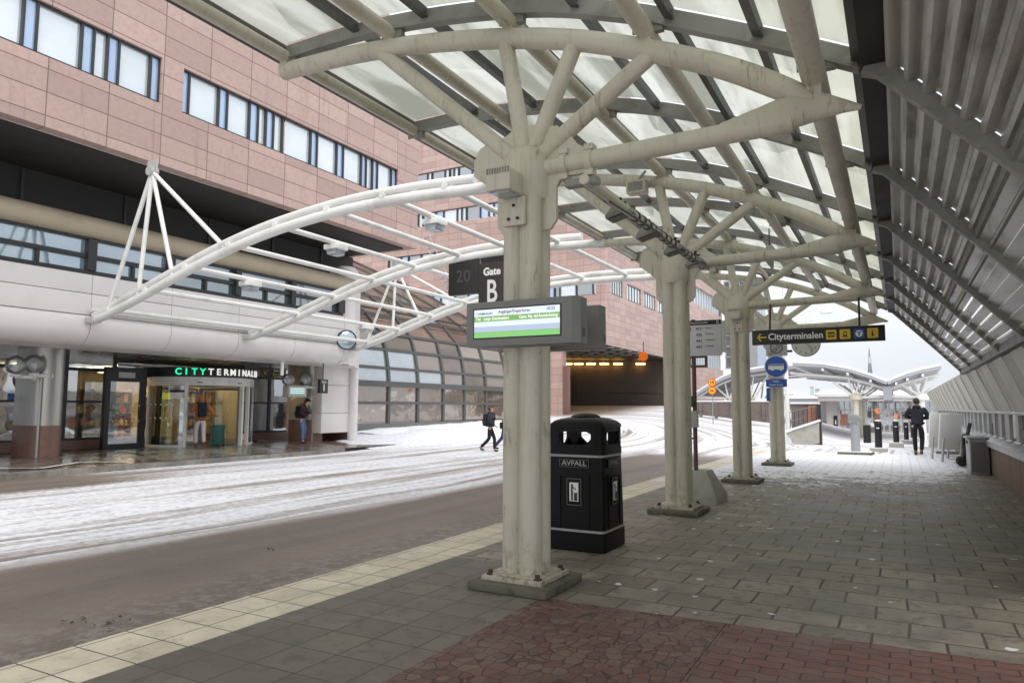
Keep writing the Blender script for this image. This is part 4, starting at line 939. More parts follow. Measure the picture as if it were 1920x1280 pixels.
b = MB(); b.box(-24.49, -24.0, WY+.25, WY+.6, .1, 4.9); b.build('pillar_facing', 'granite_brown', wing)
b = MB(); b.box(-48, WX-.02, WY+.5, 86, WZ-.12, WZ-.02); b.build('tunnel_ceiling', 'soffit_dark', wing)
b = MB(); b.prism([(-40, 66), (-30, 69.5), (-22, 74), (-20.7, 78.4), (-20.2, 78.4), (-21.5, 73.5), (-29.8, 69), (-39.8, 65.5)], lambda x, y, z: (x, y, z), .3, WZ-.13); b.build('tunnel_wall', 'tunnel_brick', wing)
for z in (3.0,):
    b = MB(); b.tube([(-39.8, 65.4, z), (-29.8, 68.9, z), (-21.5, 73.4, z)], .03, 6); b.build('wall_rail', 'dark_metal', wing)
tl = None
for k, px in enumerate((1064, 1085, 1108, 1133, 1159, 1201)):
    pa_ = at(px-11, 682, Y=68); q = at(px, 682, Y=68.)
    for it in range(6): q = at(px, 682, Y=interp([(-40, 65.5), (-29.8, 69), (-21.5, 73.5)], q.x)-.55)
    lab = 'yellow tube light on the tunnel wall, %s' % ('first from the pillar', 'second from the pillar', 'third from the pillar', 'fourth from the pillar', 'fifth from the pillar', 'apart at the right end')[k]
    if tl is None:
        tl = thing('tunnel_light', lab, 'tube light', q, 'yellow tube lights along the tunnel wall'); tl0 = q.copy()
        b = MB(); b.obox(q, (.92, .12, .11), Matrix.Rotation(R(20), 3, 'Z')); b.build('tube', 'lamp_warm', tl)
        b = MB(); b.obox(q+Vector((0, 0, .12)), (1.2, .2, .06), Matrix.Rotation(R(20), 3, 'Z')); b.build('hood', 'mid_grey', tl)
    else: c = copy_tree(tl, q-tl0); c['label'] = lab
b = MB()
for i in range(5):
    for j in range(5):
        x, y = -27+i*1.5, WY+1.5+j*2.2; b.box(x-.5, x+.5, y-.2, y+.2, WZ-.16, WZ-.125)
tag(b.build('ceiling_panel', 'light_grey', wing), kind='stuff')
t_ = thing('height_sign', 'glowing orange height limit disc under the tunnel ceiling', 'sign', at(1206, 668, Y=52.5)); q = at(1206, 668, Y=52.5)
def disc(b, c, r, y0, y1, n=28, e=None): b.prism([(r*math.cos(2*math.pi*k/n), r*math.sin(2*math.pi*k/n)) for k in range(n)], lambda a, z, y: (c.x+a, y, c.z+z), y0, y1)
b = MB(); disc(b, q, .36, q.y, q.y+.04); b.build('rim', 'sign_red', t_); b = MB(); disc(b, q, .3, q.y-.012, q.y-.002); b.build('face', 'sign_glow', t_)
text('3,6 m', .2, (q.x, q.y-.016, q.z), (1, 0, 0), (0, 0, 1), 'text_dark', 'lettering', t_)
b = MB(); b.box(q.x-.03, q.x+.03, q.y+.045, q.y+.1, q.z-.2, WZ); b.build('bracket', 'dark_metal', t_)
# second granite block further along and the blue glass tower
blk = thing('granite_block', 'pale pink granite block with a high window strip beyond the tunnel', 'building', (WX, 84, 0))
b = MB(); wall_with_strip(b, WX+.3, .6, 77, 96, 8.6, 22, [(79, 95.2, 13.5, 15.7)]); b.box(WX-.3, WX+.3, 77, 96, -1, 6.4); b.box(WX-16, WX-.31, 95.4, 96, -1, 22); b.build('wall', 'granite_street', blk)
b = MB(); b.box(WX-.1, WX+.0, 77, 95.9, 6.4, 8.6); b.build('window_strip', 'window_white', blk); b = MB(); b.box(WX-.1, WX, 79, 95.2, 13.5, 15.7); b.build('window_strip', 'window_white', blk)
for i in range(14):
    b = MB(); y = 78+i*1.3; b.box(WX-.09, WX+.12, y-.09, y+.09, 6.4, 8.6); b.build('mullion', 'far_grey', blk)
    if y > 79.3: b = MB(); b.box(WX-.09, WX+.12, y-.07, y+.07, 13.5, 15.7); b.build('mullion', 'far_grey', blk)
b = MB(); y_ = yat(1308, 585, WX+.3); b.box(WX+.302, WX+.33, y_-.5, y_+.6, 9.3, 11.6); b.build('door_recess', 'window_dark', blk)
tw = thing('glass_tower', 'blue grey glass office block with irregular bays behind the third column', 'building', (-20, 104, 0))
a0 = at(1362, 690, Y=104); a1 = at(1421, 690, Y=104); zt = at(1370, 528, Y=104).z; zb2 = a0.z
b = MB(); b.box(a0.x, a1.x, 104, 112, zb2, zt); b.build('curtain_wall', 'blue_tower_glass', tw)
nn = 0
for i in range(9):
    b = MB(); z = lerp(zb2, zt, i/8.); b.box(a0.x-.1, a1.x+.1, 103.8, 103.99, z-.12, z+.12); b.build('floor_band', 'far_grey', tw)
for i in range(7):
    b = MB(); x = lerp(a0.x, a1.x, i/6.); b.box(x-.06, x+.06, 103.85, 103.98, zb2+.13, zt); b.build('mullion', 'far_grey', tw)
for i in range(12):
    b = MB(); x = a0.x+random.uniform(.1, .8)*(a1.x-a0.x); z = lerp(zb2, zt, (random.randrange(8)+.25)/8.); b.box(x, x+random.uniform(.5, 1.1), 103.3, 103.79, z, z+1.0); b.build('bay_box', random.choice(('window_dark', 'far_grey', 'window_sky')), tw)
b = MB(); q0 = at(1397, 600, Y=96); q1 = at(1419, 690, Y=96)
b.box(q0.x, q1.x, 96.5, 97, q1.z, q0.z); b.build('side_wall', 'far_grey', tw)
# ------------------------------------------------------------------ retaining wall, ramp, brick wall
def px_wall(pts, Y, th): return [at(px, py, Y=Y) for px, py in pts]
t_ = thing('retaining_wall', 'dark stone retaining wall behind the snowy slope', 'wall', at(1380, 775, Y=56))
q = [at(px, py, Y=56) for px, py in ((1300, 753), (1447, 753), (1447, 793), (1300, 776))]
b = MB(); b.prism([(v.x, v.z) for v in q], lambda x, z, y: (x, y, z), 56, 56.5); b.build('stone_face', 'brick_dark', t_)
b = MB(); b.box(q[0].x, q[1].x, 55.95, 56.55, q[0].z+.002, q[0].z+.08); b.build('snow_cap', 'snow', t_)
for i in range(5): b = MB(); x = lerp(q[0].x, q[1].x, (i+.5)/5); b.box(x-.12, x+.12, 55.9, 55.99, q[2].z+.3, q[0].z); b.build('pilaster', 'brick_dark', t_)
t_ = thing('ramp', 'concrete ramp wall with snow and a thin dark railing', 'ramp', at(1500, 815, Y=37)); RYp = 37.
q = [at(px, py, Y=RYp) for px, py in ((1474, 812), (1492, 822), (1535, 815), (1535, 792), (1520, 795), (1476, 811))]
b = MB(); b.prism([(v.x, v.z-(.4 if i in (1, 2) else 0)) for i, v in enumerate(q)], lambda x, z, y: (x, y, z), RYp, RYp+.3); b.build('ramp_wall', 'concrete', t_)
b = MB(); p0, p1 = at(1474, 809, Y=RYp), at(1537, 789, Y=RYp); b.beam(p0+Vector((0, .15, .02)), p1+Vector((0, .15, .03)), .5, .1); b.build('snow_cap', 'snow', t_)
b = MB(); ra, rb_ = at(1481, 772, Y=RYp+.2), at(1530, 761, Y=RYp+.2)
b.tube([ra, rb_], .025, 8); b.build('handrail', 'mid_grey', t_)
b = MB(); b.tube([at(1484, 790, Y=RYp+.2), at(1508, 781, Y=RYp+.2)], .02, 8); b.build('handrail', 'mid_grey', t_)
for i in range(7):
    u_ = i/6.; top = ra.lerp(rb_, u_); bot = p0.lerp(p1, .12+u_*.82); b = MB(); b.tube([(top.x, RYp+.2, top.z), (top.x, RYp+.2, bot.z)], .018, 6); b.build('baluster', 'dark_metal', t_)
t_ = thing('brick_wall', 'red brown brick wall with snow on top beside the ramp', 'wall', at(1505, 800, Y=39.5))
for i, (px0, px1, mt) in enumerate(((1483, 1514, 'brick_dark'), (1514, 1534, 'brick_red'))):
    a = at(px0, 757, Y=39.5); c = at(px1, 800, Y=39.5); b = MB(); b.box(a.x, c.x, 39.5, 40., -1.2, a.z); b.build('brick_face', mt, t_)
a = at(1482, 757, Y=39.5); c = at(1535, 757, Y=39.5); b = MB(); b.box(a.x, c.x, 39.4, 40.1, a.z+.003, a.z+.09); b.build('snow_cap', 'snow', t_)
b = MB(); c = at(1536, 810, Y=39.2); b.box(c.x-.05, c.x+.12, 39.1, 39.49, -1.4, a.z-.02); b.build('end_post', 'dark_metal', t_)
# lamp mast with two arms
t_ = thing('lamp_mast', 'tall pale lamp mast with curved arms and white bell lamps', 'street lamp', at(1478, 815, Y=42)); MY = 42.
m0 = at(1478, 822, Y=MY); b = MB(); b.tube([(m0.x, MY, -1.2), (m0.x, MY, 6), (m0.x, MY, 9.0)], [.12, .11, .08], 12); b.build('mast', 'white_paint', t_)
for px, py, ax in ((1549, 583, 1508), (1527, 606, 1495)):
    e = at(px, py, Y=MY); s_ = Vector((m0.x, MY, e.z-.9)); mid = Vector((lerp(s_.x, e.x, .35), MY, e.z+.12))
    pts = [s_*(1-u)**2+2*mid*u*(1-u)+(e+Vector((0, 0, .2)))*u*u for u in frange(0, 1, 12)]; b = MB(); b.tube(pts, .035, 8); b.build('arm', 'white_paint', t_)
    b = MB(); b.lathe(e-Vector((0, 0, .12)), [(0, .3), (.06, .28), (.1, .2), (.3, .12), (.34, 0), (0, -.04)], 18); b.build('lamp_shade', 'white_paint', t_)
# orange signs on a pole
t_ = thing('speed_sign', 'orange round speed and height signs one above the other on a thin pole', 'sign', at(1335, 760, Y=44)); SY = 44.
c1, c2 = at(1335, 717, Y=SY), at(1335, 732, Y=SY)
b = MB(); b.tube([(c1.x, SY+.06, .5), (c1.x, SY+.06, c1.z)], .03, 8); b.build('pole', 'galv', t_)
for c, tx in ((c1, '15'), (c2, '3,6')):
    b = MB(); disc(b, c, .255, SY, SY+.03); d_ = b.build('disc', 'sign_red', t_); b = MB(); disc(b, c, .205, SY-.012, SY-.002); b.build('face', 'sign_orange', d_)
    text(tx, .26 if tx == '15' else .17, (c.x, SY-.016, c.z), (1, 0, 0), (0, 0, 1), 'text_dark', 'lettering', d_, bold=.008)
# ------------------------------------------------------------------ station forecourt canopy
fc = thing('station_canopy', 'white winged station canopy on tree columns behind the bollards', 'canopy', at(1605, 822, Y=64))
def pl(pts, Y): return [at(px, py, Y=Y) for px, py in pts]
for j, Y in enumerate((64., 70., 76.)):
    sft = Vector((0, Y-64, 0)); ex = lambda v: v+sft
    for nm, pts, r in (('arch_tube', ((1482, 699), (1542, 704), (1589, 708), (1632, 719), (1658, 728)), .11), ('tie_tube', ((1602, 745), (1658, 743)), .1), ('strut', ((1602, 745), (1563, 716)), .1), ('strut', ((1602, 743), (1590, 711)), .08), ('strut', ((1603, 743), (1611, 714)), .08), ('strut', ((1604, 744), (1637, 723)), .08),
                       ('arch_tube', ((1668, 728), (1690, 720), (1709, 714), (1738, 706), (1765, 700)), .11), ('tie_tube', ((1670, 743), (1726, 744)), .1), ('strut', ((1728, 743), (1690, 721)), .09), ('strut', ((1727, 743), (1714, 714)), .08), ('strut', ((1728, 743), (1738, 707)), .08), ('strut', ((1730, 743), (1755, 722)), .08)):
        b = MB(); b.tube([ex(v) for v in pl(pts, 64)], r, 8); b.build(nm, 'white_paint', fc)
    for px in (1604, 1728):
        q = ex(at(px, 745, Y=64)); b = MB(); b.tube([(q.x, q.y, -1.4), (q.x, q.y, q.z)], .22, 14); b.lathe((q.x, q.y, q.z-.25), [(.22, 0), (.5, .1), (.5, .35), (.3, .5), (0, .55)], 14); b.build('tree_column', 'cream_paint' if px < 1700 else 'white_paint', fc)
for pts in (((1486, 685), (1542, 688), (1589, 696), (1632, 709), (1663, 721)), ((1665, 721), (1680, 714), (1701, 706), (1730, 698), (1765, 691))):
    P_ = pl(pts, 63); b = MB(); n_ = len(P_)
    b.add([v+Vector((0, dy, dz)) for v in P_ for dy, dz in ((0, 0), (22, 0), (22, .22), (0, .22))], [(4*i+j, 4*i+(j+1) % 4, 4*i+4+(j+1) % 4, 4*i+4+j) for i in range(n_-1) for j in range(4)]+[(3, 2, 1, 0), (4*n_-4, 4*n_-3, 4*n_-2, 4*n_-1)]); b.build('roof_sheet', 'far_roof', fc)
    b = MB(); b.add([v+Vector((0, dy, dz)) for v in P_ for dy, dz in ((-.05, .225), (22, .225), (22, .42), (-.05, .42))], [(4*i+j, 4*i+(j+1) % 4, 4*i+4+(j+1) % 4, 4*i+4+j) for i in range(n_-1) for j in range(4)]+[(3, 2, 1, 0), (4*n_-4, 4*n_-3, 4*n_-2, 4*n_-1)]); b.build('snow_cover', 'snow', fc)
    for v in P_[1:-1]: b = MB(); b.beam(v+Vector((0, -.1, -.2)), v+Vector((0, 22, -.2)), .16, .2); b.build('roof_beam', 'white_paint', fc)
q = at(1664, 738, Y=63.5); b = MB(); b.box(q.x-.3, q.x+.3, 63.2, 86, q.z-.5, q.z+.6); b.build('valley_gutter', 'far_grey', fc)
# second canopy further left
fc2 = thing('bus_bay_canopy', 'white trussed canopy over the bus bay left of the lamp mast', 'canopy', at(1380, 745, Y=72))
for Y in (72., 78., 84.):
    s_ = Vector((0, Y-72, 0))
    for nm, pts, r in (('arch_tube', ((1308, 745), (1330, 731), (1355, 718), (1385, 707), (1440, 700), (1482, 697)), .1), ('tie_tube', ((1308, 745), (1372, 747)), .09), ('strut', ((1366, 746), (1342, 725)), .08), ('strut', ((1366, 746), (1359, 717)), .08), ('strut', ((1368, 746), (1385, 708)), .08), ('strut', ((1416, 745), (1440, 702)), .08), ('strut', ((1408, 745), (1413, 706)), .08)):
        b = MB(); b.tube([v+s_ for v in pl(pts, 72)], r, 8); b.build(nm, 'white_paint', fc2)
P_ = pl(((1306, 741), (1330, 726), (1355, 712), (1385, 701), (1440, 693), (1490, 691)), 71); n_ = len(P_); b = MB()
b.add([v+Vector((0, dy, dz)) for v in P_ for dy, dz in ((0, 0), (15, 0), (15, .25), (0, .25))], [(4*i+j, 4*i+(j+1) % 4, 4*i+4+(j+1) % 4, 4*i+4+j) for i in range(n_-1) for j in range(4)]+[(3, 2, 1, 0), (4*n_-4, 4*n_-3, 4*n_-2, 4*n_-1)]); b.build('roof_sheet', 'far_roof', fc2)
b = MB(); b.add([v+Vector((0, dy, dz)) for v in P_ for dy, dz in ((-.05, .255), (15, .255), (15, .45), (-.05, .45))], [(4*i+j, 4*i+(j+1) % 4, 4*i+4+(j+1) % 4, 4*i+4+j) for i in range(n_-1) for j in range(4)]+[(3, 2, 1, 0), (4*n_-4, 4*n_-3, 4*n_-2, 4*n_-1)]); b.build('snow_cover', 'snow', fc2)
for px in (1367, 1412):
    q = at(px, 745, Y=72); b = MB(); b.tube([(q.x, 72, -.5), (q.x, 72, q.z)], .2, 12); b.build('tree_column', 'cream_paint', fc2)
# ------------------------------------------------------------------ low station building, arched hall, skyline, spire
st = thing('station_building', 'low white station building with glazed front and snow on its flat roof', 'building', at(1650, 800, Y=92)); BY = 92.
a = at(1536, 752, Y=BY); c = at(1800, 752, Y=BY); gzb = -1.8
b = MB(); b.box(a.x, c.x, BY-1.5, BY+14, a.z, a.z+.5); b.build('roof_slab', 'far_wall', st)
b = MB(); b.box(a.x-.1, c.x, BY-1.6, BY+14, a.z+.503, a.z+.85)
for px, w_, h_ in ((1560, 3, .9), (1580, 4, 1.3), (1640, 6, 1.), (1660, 3, 1.2)): v = at(px, 750, Y=BY); b.ball((v.x, BY+.5, a.z+.8), (w_*.7, 1.5, h_*.5), 14, 8)
b.build('snow_cover', 'snow', st)
d_ = at(1596, 790, Y=BY); e_ = at(1550, 790, Y=BY)
b = MB(); b.box(e_.x, at(1572, 790, Y=BY).x, BY, BY+.3, gzb-.5, a.z); b.box(a.x, e_.x-.02, BY+1, BY+1.2, gzb-.5, a.z); b.build('white_wall', 'far_wall', st)
b = MB(); b.box(at(1572, 790, Y=BY).x, c.x, BY+.1, BY+.2, gzb-.5, a.z); b.build('glass_front', 'window_dark', st)
for i in range(22):
    x = lerp(at(1574, 790, Y=BY).x, c.x, i/21.); b = MB(); b.box(x-.07, x+.07, BY-.02, BY+.09, gzb-.5, a.z); b.build('mullion', 'far_wall', st)
for z in (a.z-1., a.z-2.1):
    b = MB(); b.box(at(1574, 790, Y=BY).x, c.x, BY-.04, BY-.021, z-.06, z+.06); b.build('transom', 'far_wall', st)
for px0, px1 in ((1576, 1592), (1640, 1650)):
    v0, v1 = at(px0, 776, Y=BY), at(px1, 797, Y=BY); b = MB(); b.box(v0.x, v1.x, BY-.06, BY-.045, v1.z, v0.z); b.build('lit_window', 'brick_red', st)
v0, v1 = at(1563, 779, Y=BY), at(1571, 800, Y=BY); b = MB(); b.box(v0.x, v1.x, BY-.1, BY-.02, v1.z, v0.z); b.build('poster_case', 'sign_black', st); b = MB(); b.box(v0.x+.15, v1.x-.15, BY-.12, BY-.101, v1.z+.3, v0.z-.5); b.build('poster', 'sign_white', st)
for k, (px, py) in enumerate(((1644, 770), (1680, 780))):
    q = at(px, py, Y=88); t_ = thing('red_lamp', ('red lantern above the first station door', 'red lantern behind the bollards')[k], 'lamp', q, 'red lanterns in front of the station')
    b = MB(); b.ball(q, (.13, .13, .24), 10, 8); b.build('lantern', 'lamp_red', t_); b = MB(); b.tube([q+Vector((0, 0, .3)), (q.x, q.y, a.z)], .03, 6); b.build('rod', 'dark_metal', t_)
ah = thing('arched_hall', 'grey hall with arched roof and dark glazed gable beyond the station canopy', 'building', at(1590, 760, Y=120)); 
P_ = pl(((1560, 757), (1568, 747), (1580, 739), (1595, 734), (1612, 731), (1640, 731), (1680, 738), (1690, 757)), 120)
b = MB(); b.prism([(v.x, v.z) for v in P_], lambda x, z, y: (x, y, z), 120.3, 150); b.build('hall_body', 'window_dark', ah)
b = MB(); n_ = len(P_); b.add([v+Vector((0, dy, dz)) for v in P_ for dy, dz in ((0, 0), (30, 0), (30, .5), (0, .5))], [(4*i+j, 4*i+(j+1) % 4, 4*i+4+(j+1) % 4, 4*i+4+j) for i in range(n_-1) for j in range(4)]+[(3, 2, 1, 0), (4*n_-4, 4*n_-3, 4*n_-2, 4*n_-1)]); b.build('arched_roof', 'far_roof', ah)
for px in (1572, 1584, 1598, 1615): v = at(px, 757, Y=120); b = MB(); b.box(v.x-.2, v.x+.2, 119.9, 120.28, v.z, interp([(p.x, p.z) for p in P_], v.x)); b.build('gable_post', 'far_grey', ah)
sk = []
def far_building(lab, px0, px1, pyt, Y, mat, extra=None, depth=20):
    a, c = at(px0, 764, Y=Y), at(px1, pyt, Y=Y); t_ = thing('far_building', lab, 'building', (a.x, Y, -2), 'distant roofs on the skyline')
    b = MB(); b.box(a.x, c.x, Y, Y+depth, -4, c.z); b.build('wall', mat, t_)
    b = MB(); b.box(a.x-.3, c.x+.3, Y-.3, Y+depth, c.z+.01, c.z+.6); b.build('snowy_roof', 'snow', t_)
    for i in range(5): b = MB(); x = lerp(a.x, c.x, (i+.5)/5); b.box(x-.6, x+.6, Y-.15, Y-.02, c.z-2.4, c.z-.8); b.build('window', 'window_grey', t_)
    return t_, a, c
far_building('long low grey building behind the ramp', 1478, 1562, 747, 140, 'far_grey')
far_building('pale building left of the green chimney', 1490, 1519, 742, 260, 'far_wall'); far_building('pale building right of the green chimney', 1529, 1562, 741, 255, 'far_wall')
far_building('small far building behind the lamp mast', 1465, 1488, 738, 300, 'far_wall')
for k, (px, pt, w0, w1, mt) in enumerate(((1523, 727, 5.2, 2.2, 'copper_green'), (1533, 731, 3.4, 3.2, 'far_grey'))):
    Y = 250; base = at(px, 748, Y=Y); top = at(px, pt, Y=Y); t_ = thing('chimney', ('green copper chimney tower on the skyline', 'grey square chimney right of the green one')[k], 'chimney', base)
    b = MB(); f_ = 250/1325*1.; hw0, hw1 = w0*f_, w1*f_; b.add([(base.x+sx*hw, Y+sy*hw, z) for hw, z in ((hw0, base.z-1), (hw0, base.z+.3), (hw1, lerp(base.z, top.z, .6)), (hw1, top.z)) for sx, sy in ((-1,-1),(1,-1),(1,1),(-1,1))], [(4*i+j, 4*i+(j+1) % 4, 4*i+4+(j+1) % 4, 4*i+4+j) for i in range(3) for j in range(4)]+[(12,13,14,15)]); b.build('stack', mt, t_)
    b = MB(); b.box(base.x-hw1*1.15, base.x+hw1*1.15, Y-hw1*1.15, Y+hw1*1.15, top.z+.01, top.z+.5); b.build('cap', 'far_grey', t_)
def spire(px, pt, pb, wpx, Y, lab):
    top, base = at(px, pt, Y=Y), at(px, pb, Y=Y); t_ = thing('church_spire', lab, 'spire', (base.x, Y, base.z)); hw = wpx/2*Y*.98/1325; H = top.z-base.z
    legs = MB()
    for sx, sy in ((-1, -1), (1, -1), (1, 1), (-1, 1)):
        b = MB(); b.tube([(base.x+sx*hw, Y+sy*hw, base.z-3), (base.x+sx*hw*.06, Y+sy*hw*.06, base.z+H*.97)], [hw*.13, hw*.07], 6); b.build('leg', 'spire_grey', t_)
    n_ = 13
    for i in range(n_):
        u = (i/n_)**.9; h = hw*(1-u*.95); z = base.z+u*H; b = MB(); b.box(base.x-h, base.x+h, Y-h, Y+h, z, z+H*.022); b.build('band', 'spire_grey', t_)
        if i < 6:
            b = MB(); z2 = base.z+((i+1)/n_)**.9*H; b.box(base.x-h*.16, base.x+h*.16, Y-h*.9, Y+h*.9, z, z2); b.box(base.x-h*.9, base.x+h*.9, Y-h*.16, Y+h*.16, z, z2); b.build('tracery', 'spire_grey', t_)
    b = MB(); b.tube([(base.x, Y, base.z+H*.7), (base.x, Y, top.z+1)], [hw*.2, hw*.03], 6); b.build('finial', 'spire_grey', t_)
    b = MB(); b.box(base.x-hw, base.x+hw, Y-hw, Y+hw, base.z-18, base.z-.1); b.build('tower', 'far_wall', t_)
spire(1632, 651, 712, 10, 420, 'tall openwork church spire against the pale sky'); spire(1644, 702, 716, 2.2, 425, 'tiny second spire right of the tall church spire')
# ------------------------------------------------------------------ litter bin
BXc, BYc = -3.13, 7.5
t_ = thing('litter_bin', 'large black square litter bin with domed lid and silver bands behind the nearest column', 'litter bin', (BXc, BYc, 0)); bn = t_
def rsq(h, r, n=6):
    P_ = []
    for q_ in range(4):
        cx, cy = ((1, -1), (1, 1), (-1, 1), (-1, -1))[q_]; a0 = (-math.pi/2, 0, math.pi/2, math.pi)[q_]
        for k in range(n+1): a = a0+math.pi/2*k/n; P_.append((cx*(h-r)+r*math.cos(a), cy*(h-r)+r*math.sin(a)))
    return P_
def loft(b, levels, n=6, cap=True):
    m_ = 4*(n+1); vs = []
    for z, h, r in levels: vs += [(BXc+x, BYc+y, z) for x, y in rsq(h, r, n)]
    b.add(vs, [(i*m_+j, i*m_+(j+1) % m_, (i+1)*m_+(j+1) % m_, (i+1)*m_+j) for i in range(len(levels)-1) for j in range(m_)], True)
    if cap: L_ = len(b.v)-len(vs); b.f += [tuple(L_+j for j in range(m_-1, -1, -1)), tuple(len(b.v)-m_+j for j in range(m_))]; b.s += [False, False]
b = MB(); loft(b, [(0, .325, .06), (.015, .345, .06), (.2, .345, .06)]); b.build('base', 'bin_black', t_, sharp=30)
b = MB(); loft(b, [(.205, .338, .06), (.23, .338, .06)]); b.build('silver_band', 'bin_trim', t_)
b = MB(); loft(b, [(.232, .333, .06), (.5, .331, .06), (1.0, .318, .06)]); b.build('body', 'bin_black', t_, sharp=30)
b = MB(); loft(b, [(1.002, .322, .06), (1.027, .322, .06)]); b.build('silver_band', 'bin_trim', t_)
b = MB(); loft(b, [(1.03, .326, .07), (1.1, .326, .07), (1.105, .31, .07)])
for sx in (-1, 1):
    for sy in (-1, 1):
        pc = [(.33*0+x, y) for x, y in rsq(.325, .07, 5) if x*sx > .19 and y*sy > .19]
        pc = [(sx*.325, sy*.19), (sx*.325, sy*.25), (sx*.305, sy*.305), (sx*.25, sy*.325), (sx*.19, sy*.325), (sx*.19, sy*.19)]
        b.prism(pc, lambda x, y, z: (BXc+x, BYc+y, z), 1.09, 1.33)
    for s2 in (0, 1):    # chamfered sill and head of each opening
        for z0, z1, w_ in ((1.10, 1.135, .19), (1.275, 1.33, .19)):
            if s2: b.box(BXc-w_, BXc+w_, BYc+sx*.29, BYc+sx*.322, z0, z1)
            else: b.box(BXc+sx*.29, BXc+sx*.322, BYc-w_, BYc+w_, z0, z1)
            for e in (-1, 1):
                if s2: b.prism([(e*w_, 1.135), (e*w_, 1.2), (e*(w_-.07), 1.135)] if z0 < 1.2 else [(e*w_, 1.275), (e*w_, 1.25), (e*(w_-.05), 1.275)], lambda a, z, y: (BXc+a, y, z), BYc+sx*.292, BYc+sx*.32)
                else: b.prism([(e*w_, 1.135), (e*w_, 1.2), (e*(w_-.07), 1.135)] if z0 < 1.2 else [(e*w_, 1.275), (e*w_, 1.25), (e*(w_-.05), 1.275)], lambda a, z, y: (BXc+y*1., BYc+a, z), sx*.292, sx*.32)
b.build('hood', 'bin_black', t_, sharp=30)
b = MB(); loft(b, [(1.325, .33, .07), (1.36, .322, .075), (1.395, .285, .09), (1.415, .235, .09), (1.43, .16, .09)]); b.build('lid', 'bin_black', t_, sharp=50)
b = MB(); b.lathe((BXc, BYc, 0), [(.17, 1.425), (.165, 1.44), (.13, 1.462), (.07, 1.475), (0, 1.478)], 28); b.build('lid_dome', 'bin_black', t_)
def bin_face(rt_, n_, lab):
    rt_ = Vector(rt_); n_ = Vector(n_); up_ = Vector((0, 0, 1)); M_ = Matrix((rt_, n_, up_)).transposed(); C0 = Vector((BXc, BYc, 0))
    def pl_(b, cx, cz, w_, h_, d, th): b.obox(C0+rt_*cx+n_*d+up_*cz, (w_, th, h_), M_)
    f = .335
    b = MB(); pl_(b, 0, .935, .36, .09, f-.007, .02); p_ = b.build('name_plate', 'bin_black', bn, bev=.003)
    b = MB()
    for dx, dz, w_, h_ in ((0, .04, .35, .004), (0, -.04, .35, .004), (-.173, 0, .004, .076), (.173, 0, .004, .076)): pl_(b, dx, .935+dz, w_, h_, f+.004, .003)
    b.build('plate_border', 'mid_grey', p_)
    text('AVFALL', .075, C0+n_*(f+.005)+up_*.935, rt_, up_, 'bin_trim' if lab else 'mid_grey', 'lettering', p_, sx=1.15, bold=.0015)
    b = MB()
    for dx, dz, w_, h_ in ((0, .34, .34, .012), (0, -.34, .34, .012), (-.17, 0, .012, .68), (.17, 0, .012, .68)): pl_(b, dx, .52+dz*.82, w_, h_*.82 if h_ > .1 else h_, f-.002, .014)
    b.build('door_moulding', 'bin_black', bn)
    b = MB(); pl_(b, 0, .63, .17, .29, f+.0, .018); p2 = b.build('poster_frame', 'bin_black', bn, bev=.006)
    b = MB()
    for dx, dz, w_, h_ in ((0, .14, .168, .006), (0, -.14, .168, .006), (-.082, 0, .006, .275), (.082, 0, .006, .275)): pl_(b, dx, .63+dz, w_, h_, f+.01, .004)
    b.build('frame_edge', 'mid_grey', p2)
    b = MB(); pl_(b, 0, .63, .105, .2, f+.011, .004); p3 = b.build('pictogram_sheet', 'sign_white', p2)
    b = MB(); d = f+.015
    pl_(b, -.022, .64, .018, .09, d, .003); pl_(b, -.028, .575, .009, .075, d, .003); pl_(b, -.014, .575, .008, .075, d, .003)
    pl_(b, .022, .575, .036, .075, d, .003); pl_(b, .022, .62, .042, .008, d, .003)
    b.obox(C0+rt_*.002+n_*d+up_*.672, (.055, .003, .01), M_@Matrix.Rotation(R(-32), 3, 'Y').inverted()); b.prism([(.013*math.cos(k*.45), .013*math.sin(k*.45)) for k in range(14)], lambda a, z, y: C0+rt_*(-.022+a)+n_*y+up_*(.7+z), d-.0015, d+.0015)
    b.build('pictogram', 'text_dark', p3)
bin_face((1, 0, 0), (0, -1, 0), True); bin_face((0, 1, 0), (1, 0, 0), False)
